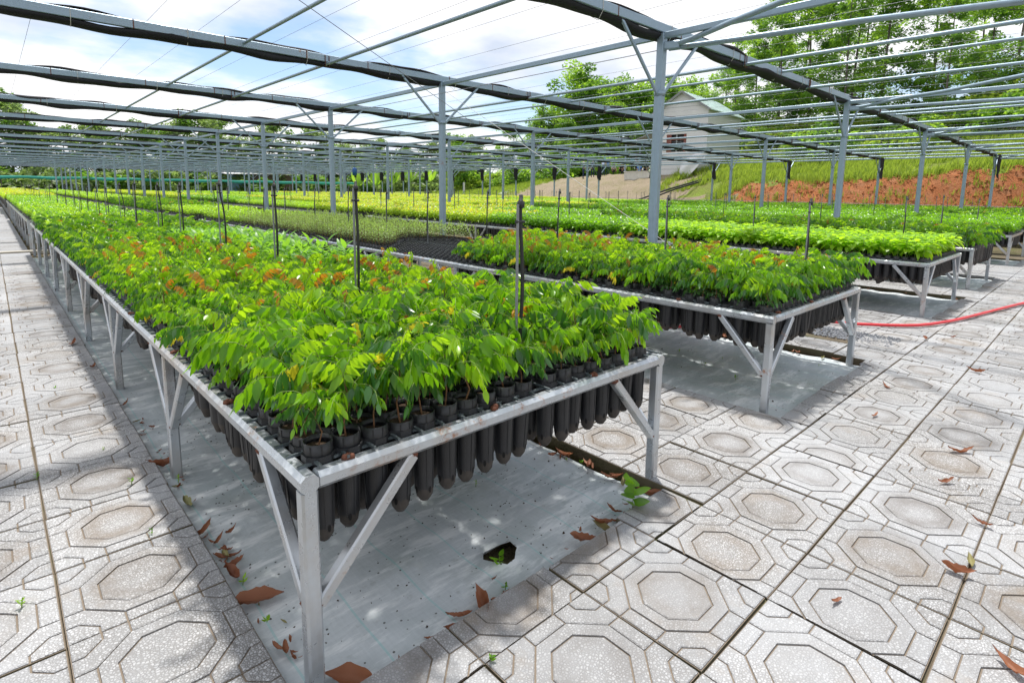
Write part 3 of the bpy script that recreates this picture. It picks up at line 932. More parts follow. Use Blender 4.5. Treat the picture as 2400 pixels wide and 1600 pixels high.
# ------------------------------------------------------------------ leaf and plant meshes
def leaf_strip(mb, base, d, wdir, L, W, n=4, mat=0, fold=0.25, curl=0.3, shape=0.42, share=None):
    """one leaf blade: three points per cross section, folded at the midrib and curling at the tip"""
    d = Vector(d).normalized(); wdir = Vector(wdir)
    wdir = (wdir - d * wdir.dot(d)).normalized()
    nrm = wdir.cross(d).normalized()
    k0 = len(mb.v)
    P_ = Vector(base)
    rows = []
    for i in range(n + 1):
        t = i / n
        w = W * 0.5 * (math.sin(PI * min(1, t ** (math.log(0.5) / math.log(shape)))) ** 0.85)
        a = curl * t * t
        c = P_ + d * (L * t) - nrm * (L * a * 0.5)
        if i == 0:
            rows.append([len(mb.v)]); mb.v.append(tuple(c))
        elif i == n:
            rows.append([len(mb.v)]); mb.v.append(tuple(c))
        else:
            l_ = c - wdir * w + nrm * (w * fold); r_ = c + wdir * w + nrm * (w * fold)
            rows.append([len(mb.v), len(mb.v) + 1, len(mb.v) + 2])
            mb.v.extend([tuple(l_), tuple(c), tuple(r_)])
    for i in range(n):
        a, b = rows[i], rows[i + 1]
        if len(a) == 1:
            fs = [(a[0], b[1], b[0]), (a[0], b[2], b[1])]
        elif len(b) == 1:
            fs = [(a[0], a[1], b[0]), (a[1], a[2], b[0])]
        else:
            fs = [(a[0], a[1], b[1], b[0]), (a[1], a[2], b[2], b[1])]
        for f in fs:
            mb.f.append(f); mb.m.append(mat); mb.sm.append(True)

def frond_into(mb, M, rr, L=0.19, nl=9, leafL=0.058, leafW=0.024, up=0.75, mat=0, rmat=1, seg=5, droop=1.0, n=4):
    """arching compound leaf: a thin rachis with hanging leaflets"""
    el = up
    p = Vector((0, 0, 0)); pts = [p.copy()]; tan = []
    for i in range(seg):
        t = i / (seg - 1)
        a = el - 1.75 * t * droop * (0.65 + 0.35 * t)
        d = Vector((math.cos(a), 0.10 * math.sin(i * 1.3 + el * 9), math.sin(a))).normalized()
        tan.append(d)
        p = p + d * (L / seg); pts.append(p.copy())
    tan.append(tan[-1])
    sub = MB()
    sub.tube(pts, [0.0016 - 0.0010 * i / seg for i in range(seg + 1)], 3, rmat, caps=False)
    for k in range(nl):
        t = 0.22 + 0.78 * k / (nl - 1)
        x = t * seg; i = min(int(x), seg - 1); fr = x - i
        b = pts[i].lerp(pts[i + 1], fr); tg = tan[i]
        side = 1 if k % 2 else -1
        if k == nl - 1: side = 0
        lat = Vector((0, 1, 0))
        s_ = (0.55 + 0.5 * math.sin(PI * (0.15 + 0.75 * t))) * rr.uniform(0.82, 1.15)
        d = tg * rr.uniform(0.05, 0.40) + lat * side * rr.uniform(0.08, 0.45) + Vector((0, 0, -1)) * rr.uniform(0.75, 1.1)
        if side == 0: d = tg + Vector((0, 0, -0.5))
        w = tg + lat * rr.uniform(-0.9, 0.9) + Vector((0, 0, rr.uniform(-.3, .3)))
        if side < 0: w = -w
        w = w if side >= 0 else w
        leaf_strip(sub, b, d, w, leafL * s_, leafW * s_, n, mat, rr.uniform(0.1, 0.35), rr.uniform(-0.1, 0.45))
    k0 = len(mb.v)
    for v in sub.v: mb.v.append(tuple(M @ Vector(v)))
    for f in sub.f: mb.f.append(tuple(i + k0 for i in f))
    mb.m.extend(sub.m); mb.sm.extend(sub.sm)

I4 = Matrix.Identity(4)
FRONDS = []; FROND_YOUNG = []; FROND_DARK = []; FROND_YEL = []; FROND_SMALL = []
for v in range(9):
    rr = random.Random(40 + v)
    mb = MB(); frond_into(mb, I4, rr, L=rr.uniform(0.15, 0.21), nl=rr.randint(9, 12), leafL=rr.uniform(0.048, 0.066), leafW=rr.uniform(0.020, 0.027), up=rr.uniform(0.7, 1.2))
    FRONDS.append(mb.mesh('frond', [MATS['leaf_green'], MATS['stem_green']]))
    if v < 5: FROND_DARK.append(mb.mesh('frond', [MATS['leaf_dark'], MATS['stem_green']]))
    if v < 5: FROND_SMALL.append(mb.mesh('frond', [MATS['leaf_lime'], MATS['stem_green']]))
    if v < 2: FROND_YEL.append(mb.mesh('frond', [MATS['leaf_yellow'], MATS['stem_green']]))
for v in range(4):
    rr = random.Random(80 + v)
    mb = MB(); frond_into(mb, I4, rr, L=rr.uniform(0.10, 0.15), nl=9, leafL=0.046, leafW=0.0145, up=1.1)
    FROND_YOUNG.append(mb.mesh('frond', [MATS['leaf_young'], MATS['stem_green']]))

def pick_frond(rr, lev):
    q = rr.random()
    if lev > 0.8:
        if q < 0.055: return rr.choice(FROND_YOUNG)
        if q < 0.075: return rr.choice(FROND_YEL)
        if q < 0.34: return rr.choice(FROND_SMALL)
        if q < 0.44: return rr.choice(FROND_DARK)
        return rr.choice(FRONDS)
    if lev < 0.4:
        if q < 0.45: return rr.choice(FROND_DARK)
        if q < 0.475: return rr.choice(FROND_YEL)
        return rr.choice(FRONDS)
    if q < 0.34: return rr.choice(FROND_DARK)
    if q < 0.42: return rr.choice(FROND_SMALL)
    return rr.choice(FRONDS)

# pot: ribbed root-trainer tube, origin at the rim centre
def pot_mesh(n=14, simple_=False):
    mb = MB()
    prof = [(0.0335, -0.012), (0.0352, 0.0), (0.0372, 0.0), (0.0368, -0.05), (0.0352, -0.052), (0.0325, -0.12), (0.0285, -0.235), (0.0245, -0.262), (0.014, -0.278), (0.004, -0.280)]
    mats = [0, 0, 0, 0, 0, 0, 1, 1, 1]
    if simple_: prof = [prof[i] for i in (1, 2, 5, 6, 8, 9)]; mats = [0, 0, 0, 1, 1]
    mb.lathe(prof, n, mats=mats)
    if not simple_:
        for k in range(8):      # ribs
            a = 2 * PI * k / 8 + 0.2
            ca, sa = math.cos(a), math.sin(a)
            mb.beam((0.0365 * ca, 0.0365 * sa, -0.004), (0.0282 * ca, 0.0282 * sa, -0.238), 0.003, 0.004, 2 if k % 2 else 0, up=(-sa, ca, 0))
        for k in range(4):      # drain holes
            a = PI / 2 * k + 0.5
            ca, sa = math.cos(a), math.sin(a)
            vs_ = []
            for q in range(8):
                t = 2 * PI * q / 8
                rr_ = 0.0288
                aa = a + 0.18 * math.cos(t)
                vs_.append((rr_ * math.cos(aa), rr_ * math.sin(aa), -0.238 + 0.011 * math.sin(t)))
            mb.add(vs_, [tuple(range(8))], 3)
    return mb.mesh('pot', [MATS['pot_plastic'], MATS['pot_base'], MATS['black_plastic'], MATS['pot_hole']])
POT = pot_mesh(); POT_LOW = pot_mesh(8, True)
mb = MB()
vs_ = [(0, 0, 0)] + [(0.034 * math.cos(2 * PI * k / 12), 0.034 * math.sin(2 * PI * k / 12), 0.002 * math.sin(k * 5)) for k in range(12)]
mb.add(vs_, [(0, 1 + k, 1 + (k + 1) % 12) for k in range(12)])
SOIL = mb.mesh('soil', MATS['potting_soil'])
STEMS = []
for v in range(4):
    rr = random.Random(v)
    h = 0.105 + 0.026 * v
    b = rr.uniform(-.012, .012)
    mb = MB(); mb.tube([(0, 0, 0), (b, -b, h * 0.35), (b * 0.5, b, h * 0.7), (0, 0, h)], [0.0030, 0.0027, 0.0024, 0.0018], 6)
    STEMS.append((h, mb.mesh('stem', MATS['stem_brown'])))
POTZ = 0.606

def potted_seedling(x, y, rr, label, group, sc=1.0, small_low=False):
    t = empty('potted_seedling', (x, y, POTZ))
    tag(t, label, 'seedling', group)
    pt = link('pot', POT, t, None)
    pt.rotation_euler = (rr.gauss(0, 0.02), rr.gauss(0, 0.02), rr.uniform(0, 6.28))
    pt.location.z = rr.uniform(-0.006, 0.006)
    link('soil', SOIL, t, (0, 0, -0.016))
    h, sm = rr.choice(STEMS)
    st = link('stem', sm, t, (0, 0, -0.018), rr.uniform(0, 6.28), sc)
    n = rr.randint(8, 10)
    a = rr.uniform(0, 6.28)
    for k in range(n):
        lev = (k + 0.5) / n
        z = -0.018 + sc * h * (0.54 + 0.46 * lev)
        s_ = sc * rr.uniform(0.8, 1.12) * (0.80 + 0.25 * math.sin(PI * lev))
        f = link('frond', pick_frond(rr, lev), t, (0, 0, z), None, s_)
        f.rotation_euler = (rr.gauss(0, 0.15), -0.28 + 0.34 * (1 - lev) - 0.35 * (lev > 0.8), a)
        a += 2.4 + rr.uniform(-0.3, 0.3)
    if small_low:
        for k in range(3):
            f = link('frond', rr.choice(FROND_DARK), t, (0, 0, 0.02), None, 0.42)
            f.rotation_euler = (0, 0.3, a); a += 2.1
    return t

# joined plants for the beds behind: one mesh per plant, origin at the rim centre
def sub_into(mb, me, M, matmap):
    k0 = len(mb.v)
    for v in me.vertices: mb.v.append(tuple(M @ v.co))
    for p_ in me.polygons:
        mb.f.append(tuple(i + k0 for i in p_.vertices)); mb.m.append(matmap[p_.material_index]); mb.sm.append(p_.use_smooth)
ALLM = ['leaf_green', 'leaf_dark', 'leaf_lime', 'leaf_young', 'leaf_yellow', 'stem_green', 'stem_brown', 'pot_plastic', 'pot_base', 'leaf_broad', 'leaf_fine', 'leaf_goldgreen', 'leaf_laurel', 'potting_soil', 'black_plastic', 'pot_hole']
AI = {n_: i for i, n_ in enumerate(ALLM)}
def mmap(me): return [AI[m_.name] for m_ in me.materials]
ALLMATS = [MATS[n_] for n_ in ALLM]
def add_pot(mb, M, low=True):
    sub_into(mb, POT_LOW, M, mmap(POT_LOW))
    sub_into(mb, SOIL, M @ Matrix.Translation((0, 0, -0.016)), mmap(SOIL))

def plant_pinnate(mb, M, rr, sc=1.0, n=None, pot=True, low=False):
    if pot: add_pot(mb, M)
    h, sm = rr.choice(STEMS)
    sub_into(mb, sm, M @ Matrix.Translation((0, 0, -0.018)) @ Matrix.Scale(sc, 4), mmap(sm))
    n = n or rr.randint(7, 9)
    a = rr.uniform(0, 6.28)
    for k in range(n):
        lev = (k + 0.5) / n
        z = -0.018 + sc * h * (0.42 + 0.58 * lev)
        s_ = sc * rr.uniform(0.8, 1.1) * (1.08 - 0.25 * lev)
        me = pick_frond(rr, lev)
        if me in FROND_YOUNG and rr.random() < 0.65: me = rr.choice(FRONDS)
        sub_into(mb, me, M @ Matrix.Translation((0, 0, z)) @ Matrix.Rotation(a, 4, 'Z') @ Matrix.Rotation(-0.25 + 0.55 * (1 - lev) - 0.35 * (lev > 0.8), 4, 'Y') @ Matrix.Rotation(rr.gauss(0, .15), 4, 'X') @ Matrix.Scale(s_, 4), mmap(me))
        a += 2.4 + rr.uniform(-.3, .3)

def plant_whorl(mb, M, rr, mat, h=0.17, n=8, L=0.085, W=0.042, el0=0.9, el1=-0.3, curl=0.7, young=None, pot=True, seg=4, hmin=0.35, shape=0.42, stem='stem_green'):
    """upright stem with single leaves set around it"""
    if pot: add_pot(mb, M)
    top = MB(); top.tube([(0, 0, -0.02), (rr.uniform(-.01, .01), rr.uniform(-.01, .01), h)], [0.0026, 0.0016], 4, AI[stem], caps=False)
    a = rr.uniform(0, 6.28)
    for k in range(n):
        lev = (k + 0.5) / n
        z = h * (hmin + (1 - hmin) * lev)
        el = el1 + (el0 - el1) * lev + rr.uniform(-.2, .2)
        d = Vector((math.cos(a) * math.cos(el), math.sin(a) * math.cos(el), math.sin(el)))
        w = Vector((math.sin(a), -math.cos(a), rr.uniform(-.3, .3)))
        s_ = rr.uniform(0.75, 1.1) * (0.6 + 0.5 * math.sin(PI * (0.25 + 0.6 * lev)))
        mm = AI[young] if (young and lev > 0.8 and rr.random() < 0.5) else AI[mat]
        leaf_strip(top, (0, 0, z), d, w, L * s_, W * s_, seg, mm, rr.uniform(0.1, 0.3), curl * rr.uniform(0.5, 1.2), shape)
        a += 2.4 + rr.uniform(-.25, .25)
    k0 = len(mb.v)
    for v in top.v: mb.v.append(tuple(M @ Vector(v)))
    for f in top.f: mb.f.append(tuple(i + k0 for i in f))
    mb.m.extend(top.m); mb.sm.extend(top.sm)

def p_broad(mb, M, rr, **k): plant_whorl(mb, M, rr, 'leaf_broad', h=rr.uniform(0.13, 0.19), n=9, L=0.100, W=0.058, el0=0.55, el1=-0.35, curl=1.0, **k)
def p_fine(mb, M, rr, **k): plant_whorl(mb, M, rr, 'leaf_fine', h=rr.uniform(0.10, 0.24), n=18, L=0.040, W=0.016, el0=1.1, el1=0.1, curl=0.3, seg=2, hmin=0.12, stem='stem_brown', **k)
def p_gold(mb, M, rr, **k): plant_whorl(mb, M, rr, 'leaf_goldgreen', h=rr.uniform(0.13, 0.20), n=10, L=0.10, W=0.030, el0=1.0, el1=-0.4, curl=0.9, young='leaf_yellow', **k)
def p_laurel(mb, M, rr, **k): plant_whorl(mb, M, rr, 'leaf_laurel', h=rr.uniform(0.14, 0.21), n=11, L=0.12, W=0.036, el0=1.0, el1=-0.1, curl=0.9, **k)
def p_lime(mb, M, rr, **k): plant_whorl(mb, M, rr, 'leaf_lime', h=rr.uniform(0.10, 0.16), n=10, L=0.06, W=0.022, el0=1.1, el1=-0.2, curl=0.6, **k)
def p_green(mb, M, rr, **k): plant_whorl(mb, M, rr, 'leaf_green', h=rr.uniform(0.13, 0.19), n=11, L=0.085, W=0.036, el0=0.9, el1=-0.5, curl=0.8, **k)
def p_pin(mb, M, rr, **k): plant_pinnate(mb, M, rr, sc=rr.uniform(0.78, 1.05), **k)
SPEC = {'pin': p_pin, 'broad': p_broad, 'fine': p_fine, 'gold': p_gold, 'laurel': p_laurel, 'lime': p_lime, 'green': p_green}
LIB = bpy.data.collections.new('plant_library')      # sources of the joined beds, not placed in the scene
def lib_collection(name, meshes):
    c = bpy.data.collections.new(name)
    for i, me in enumerate(meshes):
        o = bpy.data.objects.new('%s_%02d' % (name, i), me)
        c.objects.link(o)
    return c
SINGLE = {}
def singles(kind, n=6):
    if kind not in SINGLE:
        ms = []
        for v in range(n):
            mb = MB(); SPEC[kind](mb, I4, random.Random(1000 + v * 7 + len(kind)))
            ms.append(mb.mesh('plant_' + kind, ALLMATS))
        SINGLE[kind] = lib_collection('single_' + kind, ms)
    return SINGLE[kind]
PATCH = {}
PSZ = 0.395
def patches(kind, n=3):
    """a square of 5 x 5 plants in one mesh for the beds farther off"""
    if kind not in PATCH:
        ms = []
        for v in range(n):
            rr = random.Random(500 + v)
            mb = MB()
            for a in range(5):
                for b in range(5):
                    M = Matrix.Translation(((a - 2) * 0.079 + rr.uniform(-.008, .008), (b - 2) * 0.079 + rr.uniform(-.008, .008), rr.uniform(-.02, .03))) @ Matrix.Rotation(rr.uniform(0, 6.28), 4, 'Z')
                    SPEC[kind](mb, M, rr, pot=(a in (0, 4) or b in (0, 4)))
            ms.append(mb.mesh('patch_' + kind, ALLMATS))
        PATCH[kind] = lib_collection('patch_' + kind, ms)
    return PATCH[kind]

def instancer(name, pts, coll, label, cat):
    """pts: (x, y, z, rz, scale, index); joins far plants of one kind into one object"""
    me = bpy.data.meshes.new(name)
    me.from_pydata([p_[:3] for p_ in pts], [], [])
    a = me.attributes.new('rz', 'FLOAT', 'POINT'); a.data.foreach_set('value', [p_[3] for p_ in pts])
    a = me.attributes.new('sc', 'FLOAT', 'POINT'); a.data.foreach_set('value', [p_[4] for p_ in pts])
    a = me.attributes.new('ix', 'INT', 'POINT'); a.data.foreach_set('value', [int(p_[5]) for p_ in pts])
    o = link(name, me)
    tag(o, label, cat, None, 'stuff')
    ng = bpy.data.node_groups.new(name, 'GeometryNodeTree')
    ng.interface.new_socket('Geometry', in_out='INPUT', socket_type='NodeSocketGeometry')
    ng.interface.new_socket('Geometry', in_out='OUTPUT', socket_type='NodeSocketGeometry')
    gi = ng.nodes.new('NodeGroupInput'); go = ng.nodes.new('NodeGroupOutput')
    ci = ng.nodes.new('GeometryNodeCollectionInfo'); ci.inputs[0].default_value = coll
    ci.inputs['Separate Children'].default_value = True; ci.inputs['Reset Children'].default_value = True
    ip = ng.nodes.new('GeometryNodeInstanceOnPoints')
    ip.inputs['Pick Instance'].default_value = True
    def attr(nm, ty):
        n_ = ng.nodes.new('GeometryNodeInputNamedAttribute'); n_.data_type = ty; n_.inputs[0].default_value = nm
        return n_.outputs[0]
    cx_ = ng.nodes.new('ShaderNodeCombineXYZ')
    L_ = ng.links.new
    L_(attr('rz', 'FLOAT'), cx_.inputs[2])
    L_(gi.outputs[0], ip.inputs['Points']); L_(ci.outputs[0], ip.inputs['Instance'])
    L_(attr('ix', 'INT'), ip.inputs['Instance Index'])
    L_(cx_.outputs[0], ip.inputs['Rotation'])
    L_(attr('sc', 'FLOAT'), ip.inputs['Scale'])
    L_(ip.outputs[0], go.inputs[0])
    md = o.modifiers.new('scatter', 'NODES'); md.node_group = ng
    return o

# ------------------------------------------------------------------ what grows where
PP = 0.079
STUFF = {}      # kind -> single points, patch points
def stuff(kind, mode): return STUFF.setdefault((kind, mode), [])
def tray_x(x0, x1):
    """pot columns of a bench: two trays of five, a gap, two trays of four or five"""
    xs_ = []
    x = x0 + 0.078
    for g, n in enumerate((5, 5, 4, 4) if x1 - x0 < 1.66 else (5, 5, 5, 5)):
        for k in range(n): xs_.append(x); x += PP
        x += (0.05 if g == 1 else 0.004)
    return xs_

# bench one and two, front part: single plants
TR5 = None
def tray_mesh(nx, ny):
    mb = MB()
    for a in range(nx):
        for b in range(ny):
            x, y = (a - (nx - 1) / 2) * PP, (b - (ny - 1) / 2) * PP
            n = 8
            ro, ri = 0.0425, 0.0385
            vs_ = []
            for (r_, z) in ((ro, -0.009), (ro, 0.009), (ri, 0.009), (ri, -0.009)):
                for k in range(n):
                    t = 2 * PI * (k + 0.5) / n
                    vs_.append((x + r_ * math.cos(t), y + r_ * math.sin(t), z))
            fs = []
            for q in range(4):
                for k in range(n):
                    fs.append((q * n + k, q * n + (k + 1) % n, ((q + 1) % 4) * n + (k + 1) % n, ((q + 1) % 4) * n + k))
            mb.add(vs_, fs)
    return mb.mesh('tray', MATS['black_plastic'])
TRAYS = {n: tray_mesh(n, 5) for n in (4, 5)}
for me in TRAYS.values():
    bm_ = bmesh.new(); bm_.from_mesh(me); bmesh.ops.recalc_face_normals(bm_, faces=bm_.faces); bm_.to_mesh(me); bm_.free()
def put_trays(bi, y0, y1, empty_rows=None):
    x0, x1 = BENCHES[bi]
    xs_ = tray_x(x0, x1)
    cols = []
    i = 0
    for n in ((5, 5, 4, 4) if x1 - x0 < 1.66 else (5, 5, 5, 5)):
        cols.append((n, xs_[i:i + n])); i += n
    r_ = 0
    y = y0
    while y < y1:
        for c_, (n, cx_) in enumerate(cols):
            o = link('pot_tray', TRAYS[n], None, (sum(cx_) / n, y + 2 * PP, POTZ - 0.036))
            wh = 'empty honeycomb tray' if empty_rows and empty_rows(sum(cx_) / n, y + 2 * PP) else 'black plastic tray holding seedling tubes'
            tag(o, '%s, %s bench, %s from its left edge, %s from front' % (wh, BN[bi], ORD[c_], ORD[r_]), 'tray', 'seedling trays')
        y += 5 * PP + 0.012; r_ += 1
YR = lambda r_: 0.075 + (r_ % 5) * PP + (r_ // 5) * (5 * PP + 0.012)
put_trays(0, YR(0), 2.0)
B1X = tray_x(*BENCHES[0])
LABR = random.Random(5)
cnt = 0
for r_ in range(0, 200):
    y = YR(r_)
    if y > 4.2: break
    for c_, x in enumerate(B1X):
        laurel = (x > 1.05 and y > 2.6 + 0.35 * math.sin(c_) and y < 4.6)
        if r_ < 10:
            if r_ > 0 and 0 < c_ and rng.random() < 0.07: continue
            sc = rng.uniform(0.70, 1.16) * (0.88 if (r_ < 2 or c_ < 2) and not (c_ > 5 and rng.random() < 0.3) else 1.0)
            if r_ == 0: lab = 'seedling in the front row of the nearest bench, %s pot from its left corner' % ORD[c_]
            else: lab = 'drooping green seedling on the nearest bench, %s row from front, %s pot from left' % (ORD[r_], ORD[c_])
            potted_seedling(x + rng.uniform(-.003, .003), y + rng.uniform(-.003, .003), rng, lab, 'potted seedlings on the nearest bench', sc)
            cnt += 1
        else:
            k = 'laurel' if laurel else 'pin'
            stuff(k, 's').append((x, y, POTZ, rng.uniform(0, 6.28), rng.uniform(0.72, 1.12) * (0.88 if c_ < 2 else 1), rng.randrange(6)))
# bench two
B2X = tray_x(*BENCHES[1])
def b2_empty(x, y):
    return 3.05 < y < 4.75 + 0.35 * math.sin(x * 4) and (x < 3.75 or y > 3.6)
put_trays(1, YR(0), 6.0, b2_empty)
for r_ in range(0, 90):
    y = YR(r_)
    if y > 6.2: break
    for c_, x in enumerate(B2X):
        if b2_empty(x, y): continue
        if y < 4.0:
            if r_ % 2 and c_ % 2 == 0 and c_ < 3: 
                if rng.random() < 0.5: continue
            if c_ < 2 and r_ < 12 or r_ < 2:
                if r_ == 0: lab = 'seedling in the front row of the second bench, %s pot from its left corner' % ORD[c_]
                elif c_ == 0: lab = 'seedling along the left rail of the second bench, %s pot from the front' % ORD[r_]
                else: lab = 'seedling on the second bench, %s row from the front, %s pot from its left rail' % (ORD[r_], ORD[c_])
                potted_seedling(x, y, rng, lab, 'potted seedlings on the second bench', rng.uniform(0.85, 1.08), True)
            else:
                stuff('pin', 's').append((x, y, POTZ, rng.uniform(0, 6.28), rng.uniform(0.8, 1.08), rng.randrange(6)))
        else:
            stuff('fine', 's').append((x, y, POTZ, rng.uniform(0, 6.28), rng.uniform(0.85, 1.25), rng.randrange(6)))

# bench three, broad pale leaves at its front
def broad_seedling(x, y, rr, label, group):
    t = empty('broadleaf_seedling', (x, y, POTZ))
    tag(t, label, 'seedling', group)
    link('pot', POT, t); link('soil', SOIL, t, (0, 0, -0.016))
    link('leafy_stem', rr.choice(BROAD), t, None, rr.uniform(0, 6.28), rr.uniform(0.9, 1.2))
BROAD = []
for v in range(6):
    mb = MB(); p_broad(mb, I4, random.Random(60 + v), pot=False); BROAD.append(mb.mesh('leafy_stem', ALLMATS))
B3X = tray_x(*BENCHES[2])
for r_ in range(0, 60):
    y = YR(r_)
    if y > 3.9: break
    for c_, x in enumerate(B3X):
        if r_ == 0 or (c_ == 0 and r_ < 20):
            lab = ('pale broad-leaved seedling, front row of the third bench, %s pot from the left' % ORD[c_]) if r_ == 0 else ('pale broad-leaved seedling on the third bench\'s left rail, %s pot from the front' % ORD[r_])
            broad_seedling(x, y, rng, lab, 'broad-leaved seedlings on the third bench')
        else:
            stuff('broad', 's').append((x, y, POTZ, rng.uniform(0, 6.28), rng.uniform(0.9, 1.2), rng.randrange(6)))

def fill(bi, y0, y1, chooser, z=POTZ):
    x0, x1 = BENCHES[bi]
    nx = 4
    st = (x1 - x0 - 0.08) / nx
    y = y0 + 0.2
    while y < y1:
        if not (11.9 < (y % 13.0) < 13.0):
            for a in range(nx):
                x = x0 + 0.04 + st * (a + 0.5)
                if in_view(x, y, 0.7, 0.15) is None: continue
                k, sc = chooser(x, y)
                stuff(k, 'p').append((x, y, z - 0.005, rng.randrange(4) * PI / 2, st / PSZ * sc, rng.randrange(3)))
        y += st * 0.985
R_ = random.Random(3)
fill(0, 4.2, 64, lambda x, y: ('laurel', 1.0) if (x > 0.9 and y < 5.2) else (('pin', 1.0) if y < 9.5 and R_.random() < 0.93 else (('green', 1.0) if R_.random() < 0.35 else ('lime', 1.1)) if y < 30 else ('gold', 1.35)))
fill(1, 6.2, 64, lambda x, y: ('fine', 1.0) if y < 9.6 else (('lime', 1.0) if y < 16 else (('pin', 1.0) if y < 24 else ('lime', 1.2))))
fill(2, 3.9, 64, lambda x, y: ('green', 1.0) if y < 7.2 else (('gold', 1.0) if y < 15.5 else (('lime', 0.9) if y < 23 else (('green', 1.0) if y < 32 else ('gold', 1.1)))))
fill(3, 0.0, 64, lambda x, y: ('pin', 1.05) if y < 6.5 else (('green', 1.0) if y < 10 else (('gold', 1.05) if y < 30 else ('lime', 1.1))))
fill(4, 0.0, 64, lambda x, y: ('green', 1.0) if y < 9 else (('pin', 1.0) if y < 14 else (('gold', 1.1) if y < 34 else ('lime', 1.2))))
fill(5, 0.0, 64, lambda x, y: ('green', 1.1) if y < 12 else (('gold', 1.1) if y < 40 else ('lime', 1.2)))
for b_ in (6, 7, 8, 9):
    fill(b_, 0.0, 58, lambda x, y: (('pin', 1.1) if R_.random() < 0.5 else ('green', 1.1)) if y < 16 else (('lime', 1.2) if y < 26 else ('gold', 1.2)))
NAMES = {'pin': 'drooping green pinnate seedlings', 'broad': 'pale broad-leaved seedlings', 'fine': 'small grey-green fine-leaved seedlings', 'gold': 'golden-green long-leaved seedlings',
         'laurel': 'glossy long-leaved seedlings', 'lime': 'bright lime-green seedlings', 'green': 'dense mid-green leafy seedlings'}
KEY = {'pin': 'pinnate', 'broad': 'broadleaf', 'fine': 'fine_leaved', 'gold': 'golden', 'laurel': 'glossy', 'lime': 'lime_green', 'green': 'leafy'}
for (k, mode), pts in STUFF.items():
    coll = singles(k) if mode == 's' else patches(k)
    if mode == 's': lab = NAMES[k] + ' standing close together on the front benches'
    else: lab = NAMES[k] + ' massed in beds farther back'
    instancer(KEY[k] + ('_seedlings' if mode == 's' else '_seedling_bed'), pts, coll, lab, 'seedlings')
print('seedling individuals', cnt, {k: len(v) for k, v in STUFF.items()})

# ------------------------------------------------------------------ sprinkler risers standing among the plants
def riser(x, y, h, bend, lab, det=True):
    t = empty('sprinkler_riser', (x, y, 0.5))
    tag(t, lab, 'sprinkler', 'sprinkler risers among the plants')
    mb = MB(); mb.tube([(0, 0, 0), (0.0, 0, h - 0.5)], 0.0052, 6); mb.build('stake', MATS['tube_grey'], t)
    n = 9
    pts = [(0.016 + bend * math.sin(PI * k / (n - 1)) * (1 if k < n - 2 else 0.4), 0.006 * math.sin(k), (h - 0.5 + 0.015) * k / (n - 1)) for k in range(n)]
    mb = MB(); mb.tube(pts, 0.0068 if det else 0.0060, 6); mb.build('hose', MATS['black_plastic'], t)
    mb = MB(); mb.lathe([(0.0, 0.035), (0.007, 0.032), (0.007, 0.012), (0.013, 0.010), (0.013, -0.012), (0.0, -0.014)], 8, (0.014, 0, h - 0.5)); mb.build('nozzle', MATS['black_plastic'], t)
    if det:
        mb = MB(); mb.tube([(-0.008, 0, h - 0.56), (0.030, 0.0, h - 0.56)], 0.006, 6); mb.build('clamp', MATS['black_plastic'], t)
for bi, (x0, x1) in enumerate(BENCHES):
    xm = (x0 + x1) / 2 + 0.02
    y = 0.15 if bi in (0, 1) else 0.25 + 0.1 * bi
    k = 0
    while y < 40:
        if in_view(xm, y, 1.1, 0.0) is not None and not (bi > 4 and y < 1):
            lab = ('black sprinkler riser on the %s bench line, %s from the front' % (BN[bi], ordinal(k))) if bi < 5 else 'thin distant sprinkler riser on the %s bench line, %s from the front' % (BN[bi], ordinal(k))
            riser(xm + rng.uniform(-.04, .04), y, rng.uniform(1.19, 1.27), rng.uniform(-0.035, 0.035), lab, bi < 2 and y < 5)
        y += (1.17 if bi < 2 else 1.75) + rng.uniform(-.1, .1) if y < 14 else 2.4
        k += 1
print('stage: plants')
# ------------------------------------------------------------------ trees
def quad_leaves(centers, spread, per, size, rr, asp=0.42, flat=0.5):
    """many small leaf faces scattered around the given centres"""
    n = len(centers) * per
    c = np.repeat(np.array(centers), per, axis=0)
    sp = np.repeat(np.array(spread), per)[:, None]
    d = rr.normal(0, 1, (n, 3)); d /= np.linalg.norm(d, axis=1)[:, None]
    rad = rr.random((n, 1)) ** 0.45
    p = c + d * rad * sp * np.array([1, 1, 0.72])
    a = rr.normal(0, 1, (n, 3)); a[:, 2] *= flat; a[:, 2] -= 0.25; a /= np.linalg.norm(a, axis=1)[:, None]
    b = np.cross(a, rr.normal(0, 1, (n, 3))); b /= np.linalg.norm(b, axis=1)[:, None]
    s = size * rr.uniform(0.6, 1.3, (n, 1))
    v = np.stack([p - a * s * 0.5, p + b * s * asp * 0.5, p + a * s * 0.5, p - b * s * asp * 0.5], axis=1).reshape(-1, 3)
    return v
def leaf_mesh(name, v, mats, mi=None):
    n = len(v) // 4
    me = bpy.data.meshes.new(name)
    me.vertices.add(len(v)); me.vertices.foreach_set('co', v.astype(np.float32).ravel())
    me.loops.add(n * 4); me.loops.foreach_set('vertex_index', np.arange(n * 4, dtype=np.int32))
    me.polygons.add(n); me.polygons.foreach_set('loop_start', np.arange(0, n * 4, 4, dtype=np.int32))
    for m_ in mats: me.materials.append(m_)
    if mi is not None: me.polygons.foreach_set('material_index', mi.astype(np.int32))
    me.update(calc_edges=True); me.validate()
    return me
